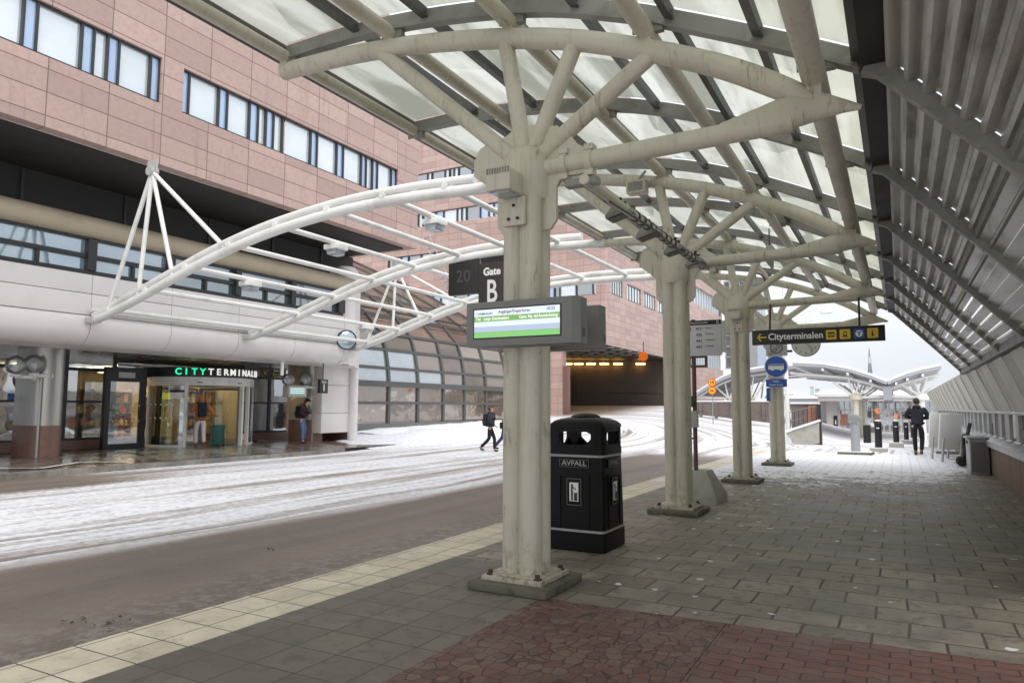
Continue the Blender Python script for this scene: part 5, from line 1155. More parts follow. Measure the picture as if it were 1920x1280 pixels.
# ------------------------------------------------------------------ departures screens on the nearest column
def screen_unit(x0, x1, y0, y1, lab, face):
    t_ = thing('departure_screen', lab, 'screen', ((x0+x1)/2, y0, 2.05), 'grey display boxes on the nearest column'); z0, z1 = 2.06, 2.445
    po = [(x0, y0), (x1-.05, y0), (x1, y0+.06), (x1, y1), (x0, y1)] if face else [(x0, y0), (x1, y0), (x1, y1-.06), (x1-.05, y1), (x0, y1)]
    b = MB(); b.prism(po, lambda x, y, z: (x, y, z), z0, z1); b.build('casing', 'screen_case', t_, bev=.006)
    b = MB(); b.box(x1+.001, x1+.004, y0+.1, y0+.14, z0+.06, z0+.13); b.build('vent', 'bar_grey', t_)
    if face:
        a, c, e, f_ = x0+.085, x1-.155, z0+.075, z1-.068
        b = MB(); b.box(a-.012, c+.012, y0-.004, y0-.001, e-.012, f_+.012); sc = b.build('bezel', 'black_paint', t_)
        H = f_-e
        for nm, u0, u1, mt in (('title_row', .76, 1, 'screen_white'), ('header_row', .575, .755, 'screen_green'), ('row', .385, .57, 'screen_white'), ('row', .20, .38, 'screen_blue'), ('row', 0, .195, 'screen_lime')):
            b = MB(); b.box(a, c, y0-.007, y0-.0045, e+u0*H, e+u1*H); b.build(nm, mt, sc)
        yy = y0-.0085; up_, rt_ = (0, 0, 1), (1, 0, 0); W_ = c-a
        for tx, u, v, sz, mt, sx in (('CITY', .045, .85, .026, 'screen_blue', 1), ('TERMINALEN', .135, .85, .024, 'screen_dark', 1), ('Avgångar/Departures', .48, .885, .037, 'screen_dark', .95), ('10:23', .90, .89, .038, 'screen_dark', .95), ('Tid', .05, .665, .036, 'screen_text', 1), ('Linje', .16, .665, .036, 'screen_text', 1), ('Destination', .32, .665, .036, 'screen_text', 1), ('Gate', .585, .665, .036, 'screen_text', 1), ('Ny tid', .70, .665, .036, 'screen_text', 1), ('Anmärkning', .87, .665, .036, 'screen_text', 1)):
            text(tx, sz, (a+u*W_, yy, e+v*H), rt_, up_, mt, 'lettering', sc, sx=sx, ext=.0008, bold=.0004)
    return t_
screen_unit(-3.29, -2.235, 5.2, 5.4, 'grey departures screen with green rows facing the camera on the nearest column', True)
t2 = screen_unit(-3.31, -2.28, 5.79, 6.0, 'grey display box mounted behind the nearest column, back to the lit screen', False)
b = MB(); b.box(-2.85, -2.75, 5.41, 5.46, 2.1, 2.4); b.box(-2.85, -2.75, 5.74, 5.79, 2.1, 2.4); b.build('bracket', 'bar_grey', t2)
# ------------------------------------------------------------------ gate signs under the second frame arch
GY = Y1+2*DY
def sgn(name, lab, px0, px1, py0, py1, Y, mat, th=.1, cat='sign', group=None):
    a, c = at(px0, (py0+py1)/2, Y=Y), at(px1, (py0+py1)/2, Y=Y); xm = (px0+px1)/2; z1, z0 = at(xm, py0, Y=Y).z, at(xm, py1, Y=Y).z
    t_ = thing(name, lab, cat, ((a.x+c.x)/2, Y, z0), group); b = MB(); b.box(a.x, c.x, Y, Y+th, z0, z1); b.build('panel', mat, t_, bev=.008)
    return t_, a.x, c.x, z0, z1
t_, x0, x1, z0, z1 = sgn('gate_screen', 'switched off black gate display hanging left of the Gate B sign', 841, 897, 480, 552, GY-.05, 'sign_black', .14)
text('20', .46, ((x0+x1)/2, GY-.055, lerp(z0, z1, .46)), (1, 0, 0), (0, 0, 1), 'ghost_text', 'ghost_number', t_)
b = MB(); b.box(x0+.1, x0+.14, GY-.02, GY+.02, z1, archz(-6)+.05); b.box(x1-.14, x1-.1, GY-.02, GY+.02, z1, archz(-6)+.05); b.build('hanger', 'light_grey', t_)
t_, x0, x1, z0, z1 = sgn('gate_sign', 'dark brown Gate B sign hanging behind the nearest column', 897, 948, 491, 585, GY-.06, 'sign_brown', .16)
W_ = x1-x0
text('Gate', .27, ((x0+x1)/2, GY-.064, z1-.25), (1, 0, 0), (0, 0, 1), 'sign_white', 'lettering', t_, bold=.009, sx=.95)
text('B', .82, ((x0+x1)/2, GY-.064, z1-.78), (1, 0, 0), (0, 0, 1), 'text_grey', 'lettering', t_, bold=.012, sx=.72)
b = MB(); b.box(x0+.05, x1+.9, GY-.03, GY+.03, z1+.02, z1+.2); b.build('top_box', 'sign_black', t_)
b = MB(); b.tube([(x1+.08, GY, z0), (x1+.08, GY, z1+.05)], .025, 8); b.tube([(x0+.02, GY, z1-.1), (x0+.02, GY, armz(-9)-.02)], .02, 8); b.build('rod', 'galv', t_)
# ------------------------------------------------------------------ hanging direction sign
CY = 15.12
t_, x0, x1, z0, z1 = sgn('direction_sign', 'black hanging sign reading Cityterminalen with yellow arrow and four square icons', 1410, 1660, 614, 642.5, CY, 'sign_black', .1); ds = t_; zm = (z0+z1)/2; yy = CY-.004
def sx_(px): return at(px, 628, Y=CY).x
b = MB(); q = sx_(1420); r_ = sx_(1437)
b.box(q+.02, r_, yy-.004, yy, zm-.013, zm+.013)
for s_ in (-1, 1): b.prism([(q-.005, 0), (q+.025, 0), (q+.085, s_*.075), (q+.05, s_*.075)], lambda x, z, y: (x, y, zm+z), yy-.004, yy)
b.build('arrow', 'sign_yellow', t_)
text('Cityterminalen', .185, (sx_(1491), yy, zm), (1, 0, 0), (0, 0, 1), 'sign_white', 'lettering', t_, sx=.93, bold=.0035)
for k, px in enumerate((1558.5, 1584.5, 1611, 1636.5)):
    xm = sx_(px); w_ = .095; po = rsq(w_, .02, 3); b = MB(); b.prism(po, lambda x, z, y: (xm+x, y, zm+z), yy-.004, yy); ic = b.build('icon', 'sign_blue' if k == 2 else 'sign_yellow', t_)
    b = MB(); y_ = yy-.0055
    def bx(x_0, x_1, z_0, z_1, bb=None): (bb or b).box(xm+x_0, xm+x_1, y_, y_+.001, zm+z_0, zm+z_1)
    if k == 0:
        bx(-.06, .06, .015, .05); bx(-.06, -.05, -.03, .015); bx(.05, .06, -.03, .015); bx(-.06, .06, -.04, -.015); bx(-.045, -.025, -.055, -.04); bx(.025, .045, -.055, -.04); bx(-.003, .003, -.015, .015)
        b.build('pictogram', 'text_dark', ic)
    elif k == 1:
        bx(-.035, .035, -.045, -.012); bx(-.035, -.027, -.012, .04); bx(.027, .035, -.012, .04); bx(-.035, .035, .03, .045); bx(-.05, .05, -.062, -.055); bx(-.04, -.028, -.055, -.045); bx(.028, .04, -.055, -.045); bx(-.012, .012, .05, .06)
        b.build('pictogram', 'text_dark', ic)
    elif k == 2:
        b.prism([(.065*math.cos(a), .065*math.sin(a)) for a in frange(0, 2*math.pi, 24)[:-1]], lambda x, z, y: (xm+x, y, zm+z), y_, y_+.001); dk = b.build('disc', 'sign_white', ic)
        b = MB(); y_ -= .0015; bx(-.04, .04, .018, .036); bx(-.011, .011, -.042, .018); b.build('pictogram', 'sign_blue', dk)
    else:
        bx(-.018, .012, -.045, .02); bx(-.028, .028, -.055, -.04); bx(-.028, -.01, .008, .02); b.ball((xm-.002, y_, zm+.045), (.016, .001, .014), 10, 6); b.build('pictogram', 'text_dark', ic)
for px in (1612, 1443):
    x = sx_(px); b = MB(); b.tube([(x, CY+.05, z1), (x, Y1+2*DY-.05, 3.72)], .02, 8); b.build('hanger_rod', 'dark_metal', t_)
# ------------------------------------------------------------------ signs and clock on the fourth column
QY = Y1+3*DY-.32
t_, x0, x1, z0, z1 = sgn('notice_panel', 'pale panel with a grey crossed ring on the fourth column', 1436, 1476, 638, 667, QY, 'light_grey', .04); xm, zm = (x0+x1)/2, (z0+z1)/2+.02
b = MB(); b.tube([(xm+.15*math.cos(a), QY-.01, zm+.15*math.sin(a)) for a in frange(0, 2*math.pi, 28)], .018, 6, caps=False); b.beam((xm-.22, QY-.01, zm-.2), (xm+.1, QY-.01, zm+.12), .012, .035, up=(0, 1, 0)); b.beam((xm-.16, QY-.013, zm-.22), (xm+.13, QY-.013, zm+.07), .012, .03, up=(0, 1, 0)); b.build('crossed_ring', 'mid_grey', t_)
c = at(1455, 687, Y=QY); t_ = thing('bus_sign', 'round blue sign with a white bus on the fourth column', 'sign', c)
b = MB(); disc(b, c, .30, QY, QY+.03, 40); b.build('rim', 'sign_white', t_); b = MB(); disc(b, c, .278, QY-.006, QY-.001, 40); fc_ = b.build('disc', 'sign_blue', t_)
b = MB(); b.prism([(-.2, -.07), (-.2, .03), (-.17, .075), (.2, .075), (.2, -.07), (.16, -.07), (.155, -.1), (.1, -.1), (.095, -.07), (-.06, -.07), (-.065, -.1), (-.12, -.1), (-.125, -.07)], lambda x, z, y: (c.x+x, y, c.z+z-.01), QY-.01, QY-.007); bb_ = b.build('bus_symbol', 'sign_white', fc_)
b = MB(); b.box(c.x-.18, c.x+.19, QY-.013, QY-.011, c.z+.02, c.z+.05); b.build('bus_window', 'sign_blue', fc_)
t_, x0, x1, z0, z1 = sgn('text_plate', 'small blue text plate under the round bus sign', 1436, 1475.5, 710.5, 725, QY, 'sign_blue', .03)
text('Gäller', .075, ((x0+x1)/2, QY-.003, lerp(z0, z1, .72)), (1, 0, 0), (0, 0, 1), 'sign_white', 'lettering', t_); text('även buss', .085, ((x0+x1)/2, QY-.003, lerp(z0, z1, .28)), (1, 0, 0), (0, 0, 1), 'sign_white', 'lettering', t_)
t_, x0, x1, z0, z1 = sgn('blue_strip_sign', 'narrow blue strip sign on the left edge of the fourth column', 1437, 1443, 727, 752, QY+.1, 'sign_blue', .03)
c = at(1511, 643, Y=QY+.2); t_ = thing('station_clock', 'round grey station clock half hidden by the hanging direction sign', 'clock', c); cy_ = c.y; cr = .345
b = MB(); b.lathe(c, [(0, -.09), (cr, -.09), (cr+.02, -.06), (cr+.02, .06), (cr, .09), (0, .09)], 40, 'y')
b = MB(); disc(b, c, cr+.015, cy_-.07, cy_+.07, 44); b.build('case', 'mid_grey', t_); b = MB(); disc(b, c, cr, cy_-.076, cy_-.0705, 44); fc_ = b.build('dial', 'clock_face', t_)
for h_ in range(1, 13):
    a = math.pi/2-h_*math.pi/6; text(str(h_), .085, (c.x+.27*math.cos(a), cy_-.079, c.z+.27*math.sin(a)), (1, 0, 0), (0, 0, 1), 'text_dark', 'numeral', fc_, ext=.001)
for L_, an, w_ in ((.2, 10+23/60., .035), (.27, 23/5., .025)):
    a = math.pi/2-an*math.pi/6; d_ = Vector((math.cos(a), 0, math.sin(a))); b = MB(); o_ = Vector((c.x, cy_-.084-(.004 if L_ > .2 else 0), c.z)); b.beam(o_-d_*.05, o_+d_*L_, .004, w_, up=(0, 1, 0)); b.build('hand', 'text_dark', fc_)
b = MB(); b.box(XC+.15, c.x-cr, cy_-.03, cy_+.03, c.z-.23, c.z-.17); b.box(XC+.1, XC+.16, cy_-.1, cy_+.1, c.z-.35, c.z-.05); b.build('bracket', 'dark_metal', t_)
# ------------------------------------------------------------------ bus stop pole with timetable and concrete foot
PYp = 11.75; q = at(1305, 880, Y=PYp); px_ = q.x
t_ = thing('bus_stop_sign', 'bus stop timetable board C on a rusty pole in a concrete foot', 'bus stop', (px_, PYp, 0))
b = MB(); vs = []
for z, hx, hy in ((0, .33, .42), (.12, .33, .42), (.52, .14, .2)): vs += [(px_+.06+sx*hx, PYp+.1+sy*hy, z) for sx, sy in ((-1,-1),(1,-1),(1,1),(-1,1))]
b.add(vs, [(4*i+j, 4*i+(j+1) % 4, 4*i+4+(j+1) % 4, 4*i+4+j) for i in range(2) for j in range(4)]+[(8,9,10,11)]); b.build('foot', 'concrete', t_, bev=.02)
b = MB(); b.tube([(px_, PYp, .5), (px_, PYp, 3.0)], .036, 12); b.build('pole', 'rust_pole', t_)
z0, z1 = at(1325, 667, Y=PYp).z, at(1325, 601, Y=PYp).z; xa, xb = at(1288, 630, Y=PYp).x, at(1354, 630, Y=PYp).x
b = MB(); b.box(xa, xb, PYp-.08, PYp-.04, z0, z1-.075); bd = b.build('board', 'timetable', t_, bev=.004)
b = MB(); b.box(xa, xb, PYp-.085, PYp-.035, z1-.073, z1); hd = b.build('header', 'sign_black', t_)
b = MB(); b.box(xb+.002, xb+.05, PYp-.07, PYp+.02, z0+.05, z1-.02); b.build('side_board', 'timetable', t_)
yy = PYp-.088
text('Cityterminalen', .05, (xa+.07, yy, z1-.038), (1, 0, 0), (0, 0, 1), 'text_grey', 'lettering', hd, align='LEFT'); text('C', .065, (xb-.05, yy, z1-.037), (1, 0, 0), (0, 0, 1), 'sign_white', 'lettering', hd, bold=.002)
for k, (nn_, ds_) in enumerate((('411', 'Tc Slussen'), ('435', 'Tc Jarlaberg'), ('443', 'Tc Björknäs C'), ('445', 'Tc Talluddsv'))):
    z = z1-.14-k*.1; text(nn_, .065, (xa+.22, yy+.004, z), (1, 0, 0), (0, 0, 1), 'text_dark', 'lettering', bd); text(ds_, .027, (xa+.32, yy+.004, z+.012), (1, 0, 0), (0, 0, 1), 'text_dark', 'lettering', bd, align='LEFT')
b = MB(); b.box(xa+.04, xa+.09, yy+.002, yy+.007, z1-.17, z1-.11); b.build('symbol', 'mid_grey', bd)
b = MB(); xs0, xs1 = px_-.09, at(1326, 676, Y=PYp).x
for bx_ in ((xs0, xs1, z0-.03, z0), (xs0, xs1, z0-.19, z0-.15), (xs0, xs0+.035, z0-.15, z0-.03), (xs1-.035, xs1, z0-.15, z0-.03)): b.box(bx_[0], bx_[1], PYp-.03, PYp+.03, bx_[2], bx_[3])
b.build('lower_frame', 'rust_pole', t_)
zt = at(1303, 770, Y=PYp).z; b = MB(); b.box(px_-.1, px_+.07, PYp-.12, PYp-.04, zt-.27, zt); b.build('junction_box', 'light_grey', t_, bev=.006)
zt = at(1303, 765, Y=PYp).z; b = MB(); b.box(px_-.06, px_+.02, PYp-.1, PYp-.035, zt+.02, zt+.2); b.build('meter', 'dark_metal', t_, bev=.006)
b = MB(); b.box(px_-.26, px_-.03, PYp-.02, PYp+.02, 1.02, 1.05); b.build('stay', 'dark_metal', t_)
# ------------------------------------------------------------------ mirror, entrance signs, small wall things
c = at(650, 637, Y=Y1+3*DY-.5); t_ = thing('round_mirror', 'round traffic mirror at the far foot of the white frame', 'mirror', c)
nv = Vector((.72, -.69, 0)); rv_ = Vector((.69, .72, 0)); b = MB()
vs = []
for rr, dd in ((0, .06), (.15, .052), (.26, .03), (.33, 0)): vs += [c+rv_*rr*math.cos(a)+Vector((0, 0, 1))*rr*math.sin(a)+nv*dd for a in frange(0, 2*math.pi, 28)[:-1]]
b.add(vs, [(i*28+j, i*28+(j+1) % 28, (i+1)*28+(j+1) % 28, (i+1)*28+j) for i in range(3) for j in range(28)], True); b.build('mirror_glass', 'window_sky', t_)
b = MB(); b.tube([c+rv_*.345*math.cos(a)+Vector((0, 0, 1))*.345*math.sin(a) for a in frange(0, 2*math.pi, 28)], .025, 8, caps=False); b.build('rim', 'dark_metal', t_); b = MB(); b.tube([c-nv*.03, c-nv*.3, (c.x-.5, c.y+.5, c.z)], .03, 8); b.build('arm', 'mid_grey', t_)
def face_sign(name, lab, px0, px1, py0, py1, X, mat, th=.06, cat='sign'):
    """sign facing the street (+x)"""
    pm, pv = (px0+px1)/2, (py0+py1)/2; ya, yb = at(px0, pv, X=X).y, at(px1, pv, X=X).y; z1, z0 = at(pm, py0, X=X).z, at(pm, py1, X=X).z
    t_ = thing(name, lab, cat, (X, (ya+yb)/2, z0)); b = MB(); b.box(X-th, X, ya, yb, z0, z1); b.build('panel', mat, t_, bev=.006); return t_, ya, yb, z0, z1
def across(name, lab, px0, px1, py0, py1, Y, mat, th=.06, cat='sign'):
    t_, x0, x1, z0, z1 = sgn(name, lab, px0, px1, py0, py1, Y, mat, th, cat); return t_, x0, x1, z0, z1
RX, RU = (0, 1, 0), (0, 0, 1)
t_, ya, yb, z0, z1 = face_sign('entrance_sign', 'black hanging sign with yellow arrow above the door glass right of the revolving door', 490, 536, 690, 706, -20.4, 'sign_black'); H = z1-z0; L_ = yb-ya
text('Entré', H*.42, (-20.396, ya+L_*.62, lerp(z0, z1, .72)), RX, RU, 'sign_white', 'lettering', t_); text('Entrance', H*.42, (-20.396, ya+L_*.66, lerp(z0, z1, .27)), RX, RU, 'sign_yellow', 'lettering', t_)
b = MB(); yc, zc = ya+L_*.2, (z0+z1)/2; b.beam((-20.394, yc+H*.25, zc+H*.25), (-20.394, yc-H*.25, zc-H*.25), .004, .03, up=(1, 0, 0)); b.beam((-20.394, yc-H*.25, zc-H*.27), (-20.394, yc+H*.1, zc-H*.27), .004, .03, up=(1, 0, 0)); b.beam((-20.394, yc-H*.27, zc-H*.25), (-20.394, yc-H*.27, zc+H*.1), .004, .03, up=(1, 0, 0)); b.build('arrow', 'sign_yellow', t_)
b = MB(); b.tube([(-20.43, ya+.2, z1), (-20.43, ya+.2, 3.06)], .015, 6); b.tube([(-20.43, yb-.2, z1), (-20.43, yb-.2, 3.06)], .015, 6); b.build('hanger', 'dark_metal', t_)
q = at(529, 690, X=-18.6); t_ = thing('hanging_banner', 'narrow white pennant light hanging from the soffit edge', 'lamp', q); b = MB(); b.obox(q, (.06, .12, .5)); b.build('tube', 'sign_white', t_, bev=.015); b = MB(); b.tube([q+Vector((0, 0, .25)), (q.x, q.y, 3.1)], .015, 6); b.build('rod', 'dark_metal', t_)
t_, ya, yb, z0, z1 = face_sign('arrival_screen', 'grey display box with green lit screen on the right steel column', 541, 575, 723, 744, -19.7, 'light_grey', .3, 'screen')
b = MB(); b.box(-19.695, -19.69, ya+.06, yb-.1, z0+.07, z1-.07); b.build('screen', 'small_screen', t_)
for k in range(3): b = MB(); z = lerp(z0+.07, z1-.07, .25+.28*k); b.box(-19.689, -19.687, ya+.08, yb-.12, z, z+.03); b.build('screen_row', 'screen_white', t_)
t_, ya, yb, z0, z1 = face_sign('number_sign', 'black hanging Gate 1 sign beside the right steel column', 600, 615, 711, 737, -18.3, 'sign_black', .12)
text('Gate', .12, (-18.296, (ya+yb)/2, lerp(z0, z1, .82)), RX, RU, 'sign_white', 'lettering', t_); text('1', .36, (-18.296, (ya+yb)/2, lerp(z0, z1, .38)), RX, RU, 'sign_white', 'lettering', t_, bold=.004)
b = MB(); b.tube([(-18.36, (ya+yb)/2, z1), (-18.36, (ya+yb)/2, 3.2)], .02, 6); b.build('hanger', 'dark_metal', t_)
RYw = YR-.165
c = at(633, 738, Y=RYw); t_ = thing('no_smoking_sign', 'small round red and white prohibition sticker on the white wall', 'sign', c)
b = MB(); disc(b, c, .11, RYw-.006, RYw-.001); b.build('disc', 'sign_white', t_); b = MB(); b.tube([(c.x+.1*math.cos(a), RYw-.009, c.z+.1*math.sin(a)) for a in frange(0, 2*math.pi, 20)], .012, 6, caps=False); b.beam((c.x-.07, RYw-.009, c.z+.07), (c.x+.07, RYw-.009, c.z-.07), .008, .02, up=(0, 1, 0)); b.build('ring', 'sign_red', t_)
c = at(632, 761, Y=RYw); t_ = thing('intercom', 'small black door intercom on the white wall', 'intercom', c); b = MB(); b.box(c.x-.07, c.x+.07, RYw-.08, RYw-.001, c.z-.14, c.z+.14); b.build('box', 'black_paint', t_, bev=.01); b = MB(); b.box(c.x-.04, c.x+.04, RYw-.084, RYw-.081, c.z+.02, c.z+.1); b.build('screen', 'mid_grey', t_)
q = at(46, 712, X=GX+.03); t_ = thing('glass_notice', 'blue sticker on the glass behind the left globe lamps', 'sign', q); b = MB(); disc(b, Vector((0, 0, 0)), .3, 0, .01, 24); b.v = [(q.x+.01+y, q.y+x, q.z+z) for x, y, z in b.v]; b.build('disc', 'sign_blue', t_); b = MB(); b.box(q.x, q.x+.015, q.y-.4, q.y+.4, q.z-.62, q.z-.4); b.build('strip', 'sign_blue', t_)
# zigzag white line along the far kerb
b = MB(); zl = .168
pts = []; y = 1.; k = 0
while y < 12.6: pts.append((-18.1 if k % 2 else -17.6, y)); y += .95 if k % 2 else 1.15; k += 1
for (xa_, ya_), (xb_, yb_) in zip(pts, pts[1:]):
    za_, zb_ = [lerp(.05, .16, min(1, (-17.36-x)/1.6))+.02 for x in (xa_, xb_)]; b.add([(xa_-.09, ya_, za_), (xa_+.09, ya_, za_), (xb_+.09, yb_, zb_), (xb_-.09, yb_, zb_)], [(0, 1, 2, 3)])
struct(b.build('kerb_marking', 'sign_white'))
# ------------------------------------------------------------------ right side: grit box, barriers, bollards
gx0, gx1, gy0, gy1 = 1.42, 1.8, 19.8, 20.9
t_ = thing('grit_box', 'grey metal grit box with flat lid against the low wall', 'grit box', (1.6, 20.3, 0))
b = MB(); b.box(gx0, gx1, gy0, gy1, 0, .82); b.build('body', 'galv', t_, bev=.01); b = MB(); b.box(gx0-.05, gx1+.02, gy0-.05, gy1+.05, .823, .87); b.build('lid', 'galv', t_, bev=.008); b = MB(); b.box(gx0-.03, gx0-.001, gy0+.45, gy0+.6, .7, .76); b.build('latch', 'dark_metal', t_)
b = MB(); b.box(gx0+.03, gx1-.03, gy0-.006, gy0-.001, .06, .76); b.build('front_panel', 'mid_grey', t_)
for k, (x, y, tilt, lab) in enumerate(((1.28, 24.2, 8, 'white barrier board leaning at the low wall, the nearer one'), (1.05, 25.6, 6, 'white barrier board leaning behind the nearer one'))):
    t_ = thing('barrier_board', lab, 'barrier', (x, y, 0), 'white boards leaning by the wall'); M_ = Matrix.Rotation(R(-52+k*6), 3, 'Z')@Matrix.Rotation(R(tilt), 3, 'Y')
    b = MB(); b.obox(Vector((x, y, .86)), (.04, .72, 1.06), M_); b.build('board', 'sign_white', t_, bev=.01); b = MB(); b.obox(Vector((x, y, .95))+M_@Vector((-.024, 0, 0)), (.006, .4, .08), M_); b.build('orange_strip', 'sign_orange', t_)
    for dy in (-.3, .3): b = MB(); b.obox(Vector((x, y, .33))+M_@Vector((.04, dy, 0)), (.05, .05, .7), M_); b.build('leg', 'light_grey', t_)
t_ = thing('folded_trolley', 'folded black sack trolley leaning at the wall beside the grit box', 'trolley', (1.55, 22.6, 0)); M_ = Matrix.Rotation(R(10), 3, 'Y')
for dy in (-.2, .2): b = MB(); b.tube([(1.42, 22.6+dy, .05), (1.66, 22.6+dy, 1.15)], .03, 8); b.build('rail', 'black_paint', t_)
for z in (.3, .6, .9): b = MB(); x = 1.42+.24*(z/1.1); b.box(x-.02, x+.02, 22.4, 22.8, z, z+.06); b.build('rung', 'black_paint', t_)
b = MB(); b.box(1.46, 1.62, 22.42, 22.78, .2, .85); b.build('folded_bag', 'cloth_black', t_, bev=.05)
for dy in (-.26, .26): b = MB(); b.tube([(1.42, 22.6+dy-.03, .12), (1.42, 22.6+dy+.03, .12)], .12, 14); b.build('wheel', 'black_paint', t_)
q = at(1775, 850, Z=0); t_ = thing('sign_base', 'flat grey sign base lying on the snow near the wall', 'sign base', (q.x, q.y, 0)); b = MB(); b.prism([(-.32, -.3), (.34, -.34), (.36, .3), (-.3, .34)], lambda x, y, z: (q.x+x, q.y+y, z), 0, .08); b.build('slab', 'mid_grey', t_, bev=.02); b = MB(); b.box(q.x-.24, q.x+.26, q.y-.24, q.y+.24, .083, .11); b.build('snow_top', 'snow', t_, bev=.02)
bl_ = ['black bollard on a snowy slab nearest the grey post', 'black bollard in the middle of the row', 'black bollard just left of the walking man', 'black bollard behind the walking man']
b0 = None
for k, (px, py) in enumerate(((1648, 846), (1681, 835), (1700, 829), (1712, 825))):
    q = at(px, py, Z=gz(0, 28) if k < 2 else gz(0, 33)); q = at(px, py, Z=gz(q.x, q.y)); 
    if b0 is None:
        b0 = q.copy(); t_ = thing('bollard', bl_[0], 'bollard', q, 'black bollards at the end of the platform'); bp = t_
        b = MB(); b.box(q.x-.3, q.x+.3, q.y-.3, q.y+.3, q.z-.1, q.z+.12); b.build('slab', 'concrete', t_, bev=.02)
        b = MB(); b.box(q.x-.28, q.x+.28, q.y-.28, q.y+.28, q.z+.123, q.z+.15); b.build('snow_top', 'snow', t_, bev=.012)
        b = MB(); b.lathe((q.x, q.y, q.z), [(0, .12), (.125, .12), (.125, 1.0), (.135, 1.01), (.135, 1.06), (.1, 1.13), (0, 1.15)], 18); b.build('post', 'black_paint', t_)
        b = MB(); b.lathe((q.x, q.y, q.z), [(.11, 1.145), (.08, 1.175), (0, 1.19)], 14); b.build('snow_cap', 'snow', t_)
        b = MB(); b.box(q.x-.05, q.x+.05, q.y-.135, q.y-.127, q.z+.86, q.z+.9); b.build('reflector', 'sign_white', t_)
    else: c = copy_tree(bp, q-b0); c['label'] = bl_[k]
q = at(1605, 851, Z=0); t_ = thing('grey_post', 'grey ticket post with hexagonal head on a snowy slab', 'post', (q.x, q.y, 0))
b = MB(); b.prism([(-.55, -.35), (.5, -.4), (.55, .35), (-.5, .4)], lambda x, y, z: (q.x+x, q.y+y, z), -.05, .07); b.build('slab', 'plinth_stone', t_, bev=.02); b = MB(); b.prism([(-.5, -.3), (.46, -.35), (.5, .32), (-.46, .36)], lambda x, y, z: (q.x+x, q.y+y, z), .072, .1); b.build('snow_top', 'snow', t_)
b = MB(); b.lathe((q.x, q.y, 0), [(0, .07), (.14, .07), (.14, 1.02), (0, 1.02)], 20); b.build('shaft', 'far_grey', t_, sharp=40)
b = MB(); b.prism([(-.2, -.14), (.12, -.14), (.22, 0), (.12, .14), (-.2, .14)], lambda x, z, y: (q.x+x, y, 1.17+z), q.y-.16, q.y+.16); b.build('head', 'galv', t_, bev=.01)
q = at(1626, 822, Y=38); t_ = thing('waste_bin', 'dark slim waste bin beside the station canopy column', 'bin', q); b = MB(); b.box(q.x-.16, q.x+.16, 37.85, 38.2, q.z-.2, q.z+.62); b.build('body', 'black_paint', t_, bev=.02); b = MB(); b.box(q.x-.18, q.x+.18, 37.82, 38.23, q.z+.623, q.z+.68); b.build('lid', 'mid_grey', t_, bev=.01)
q = at(1637, 822, Y=38.2); t_ = thing('ticket_machine', 'low white rounded machine beside the slim waste bin', 'machine', q); b = MB(); b.box(q.x-.16, q.x+.24, 38.3, 38.7, q.z-.2, q.z+.72); b.build('cabinet', 'white_paint', t_, bev=.08); b = MB(); b.box(q.x-.08, q.x+.14, 38.27, 38.295, q.z+.3, q.z+.55); b.build('screen', 'mid_grey', t_)
# ------------------------------------------------------------------ people
def skinned(nodes, edges, lev=1, root=0):
    me = bpy.data.meshes.new('s'); me.from_pydata([n[0] for n in nodes], edges, []); ob = bpy.data.objects.new('s', me); COL.objects.link(ob)
    md = ob.modifiers.new('k', 'SKIN'); md.branch_smoothing = .4; md.use_smooth_shade = True
    if not me.skin_vertices: 
        bpy.context.view_layer.objects.active = ob
    lay = me.skin_vertices[0].data
    for i, n in enumerate(nodes):
        r = n[1]; lay[i].radius = r if isinstance(r, tuple) else (r, r); lay[i].use_root = (i == root)
    sb = ob.modifiers.new('b', 'SUBSURF'); sb.levels = lev; sb.render_levels = lev
    dg = bpy.context.evaluated_depsgraph_get(); dg.update(); m2 = bpy.data.meshes.new_from_object(ob.evaluated_get(dg))
    vs = [v.co.copy() for v in m2.vertices]; fs = [tuple(p.vertices) for p in m2.polygons]; bpy.data.objects.remove(ob); bpy.data.meshes.remove(me); bpy.data.meshes.remove(m2)
    return vs, fs
V3 = Vector
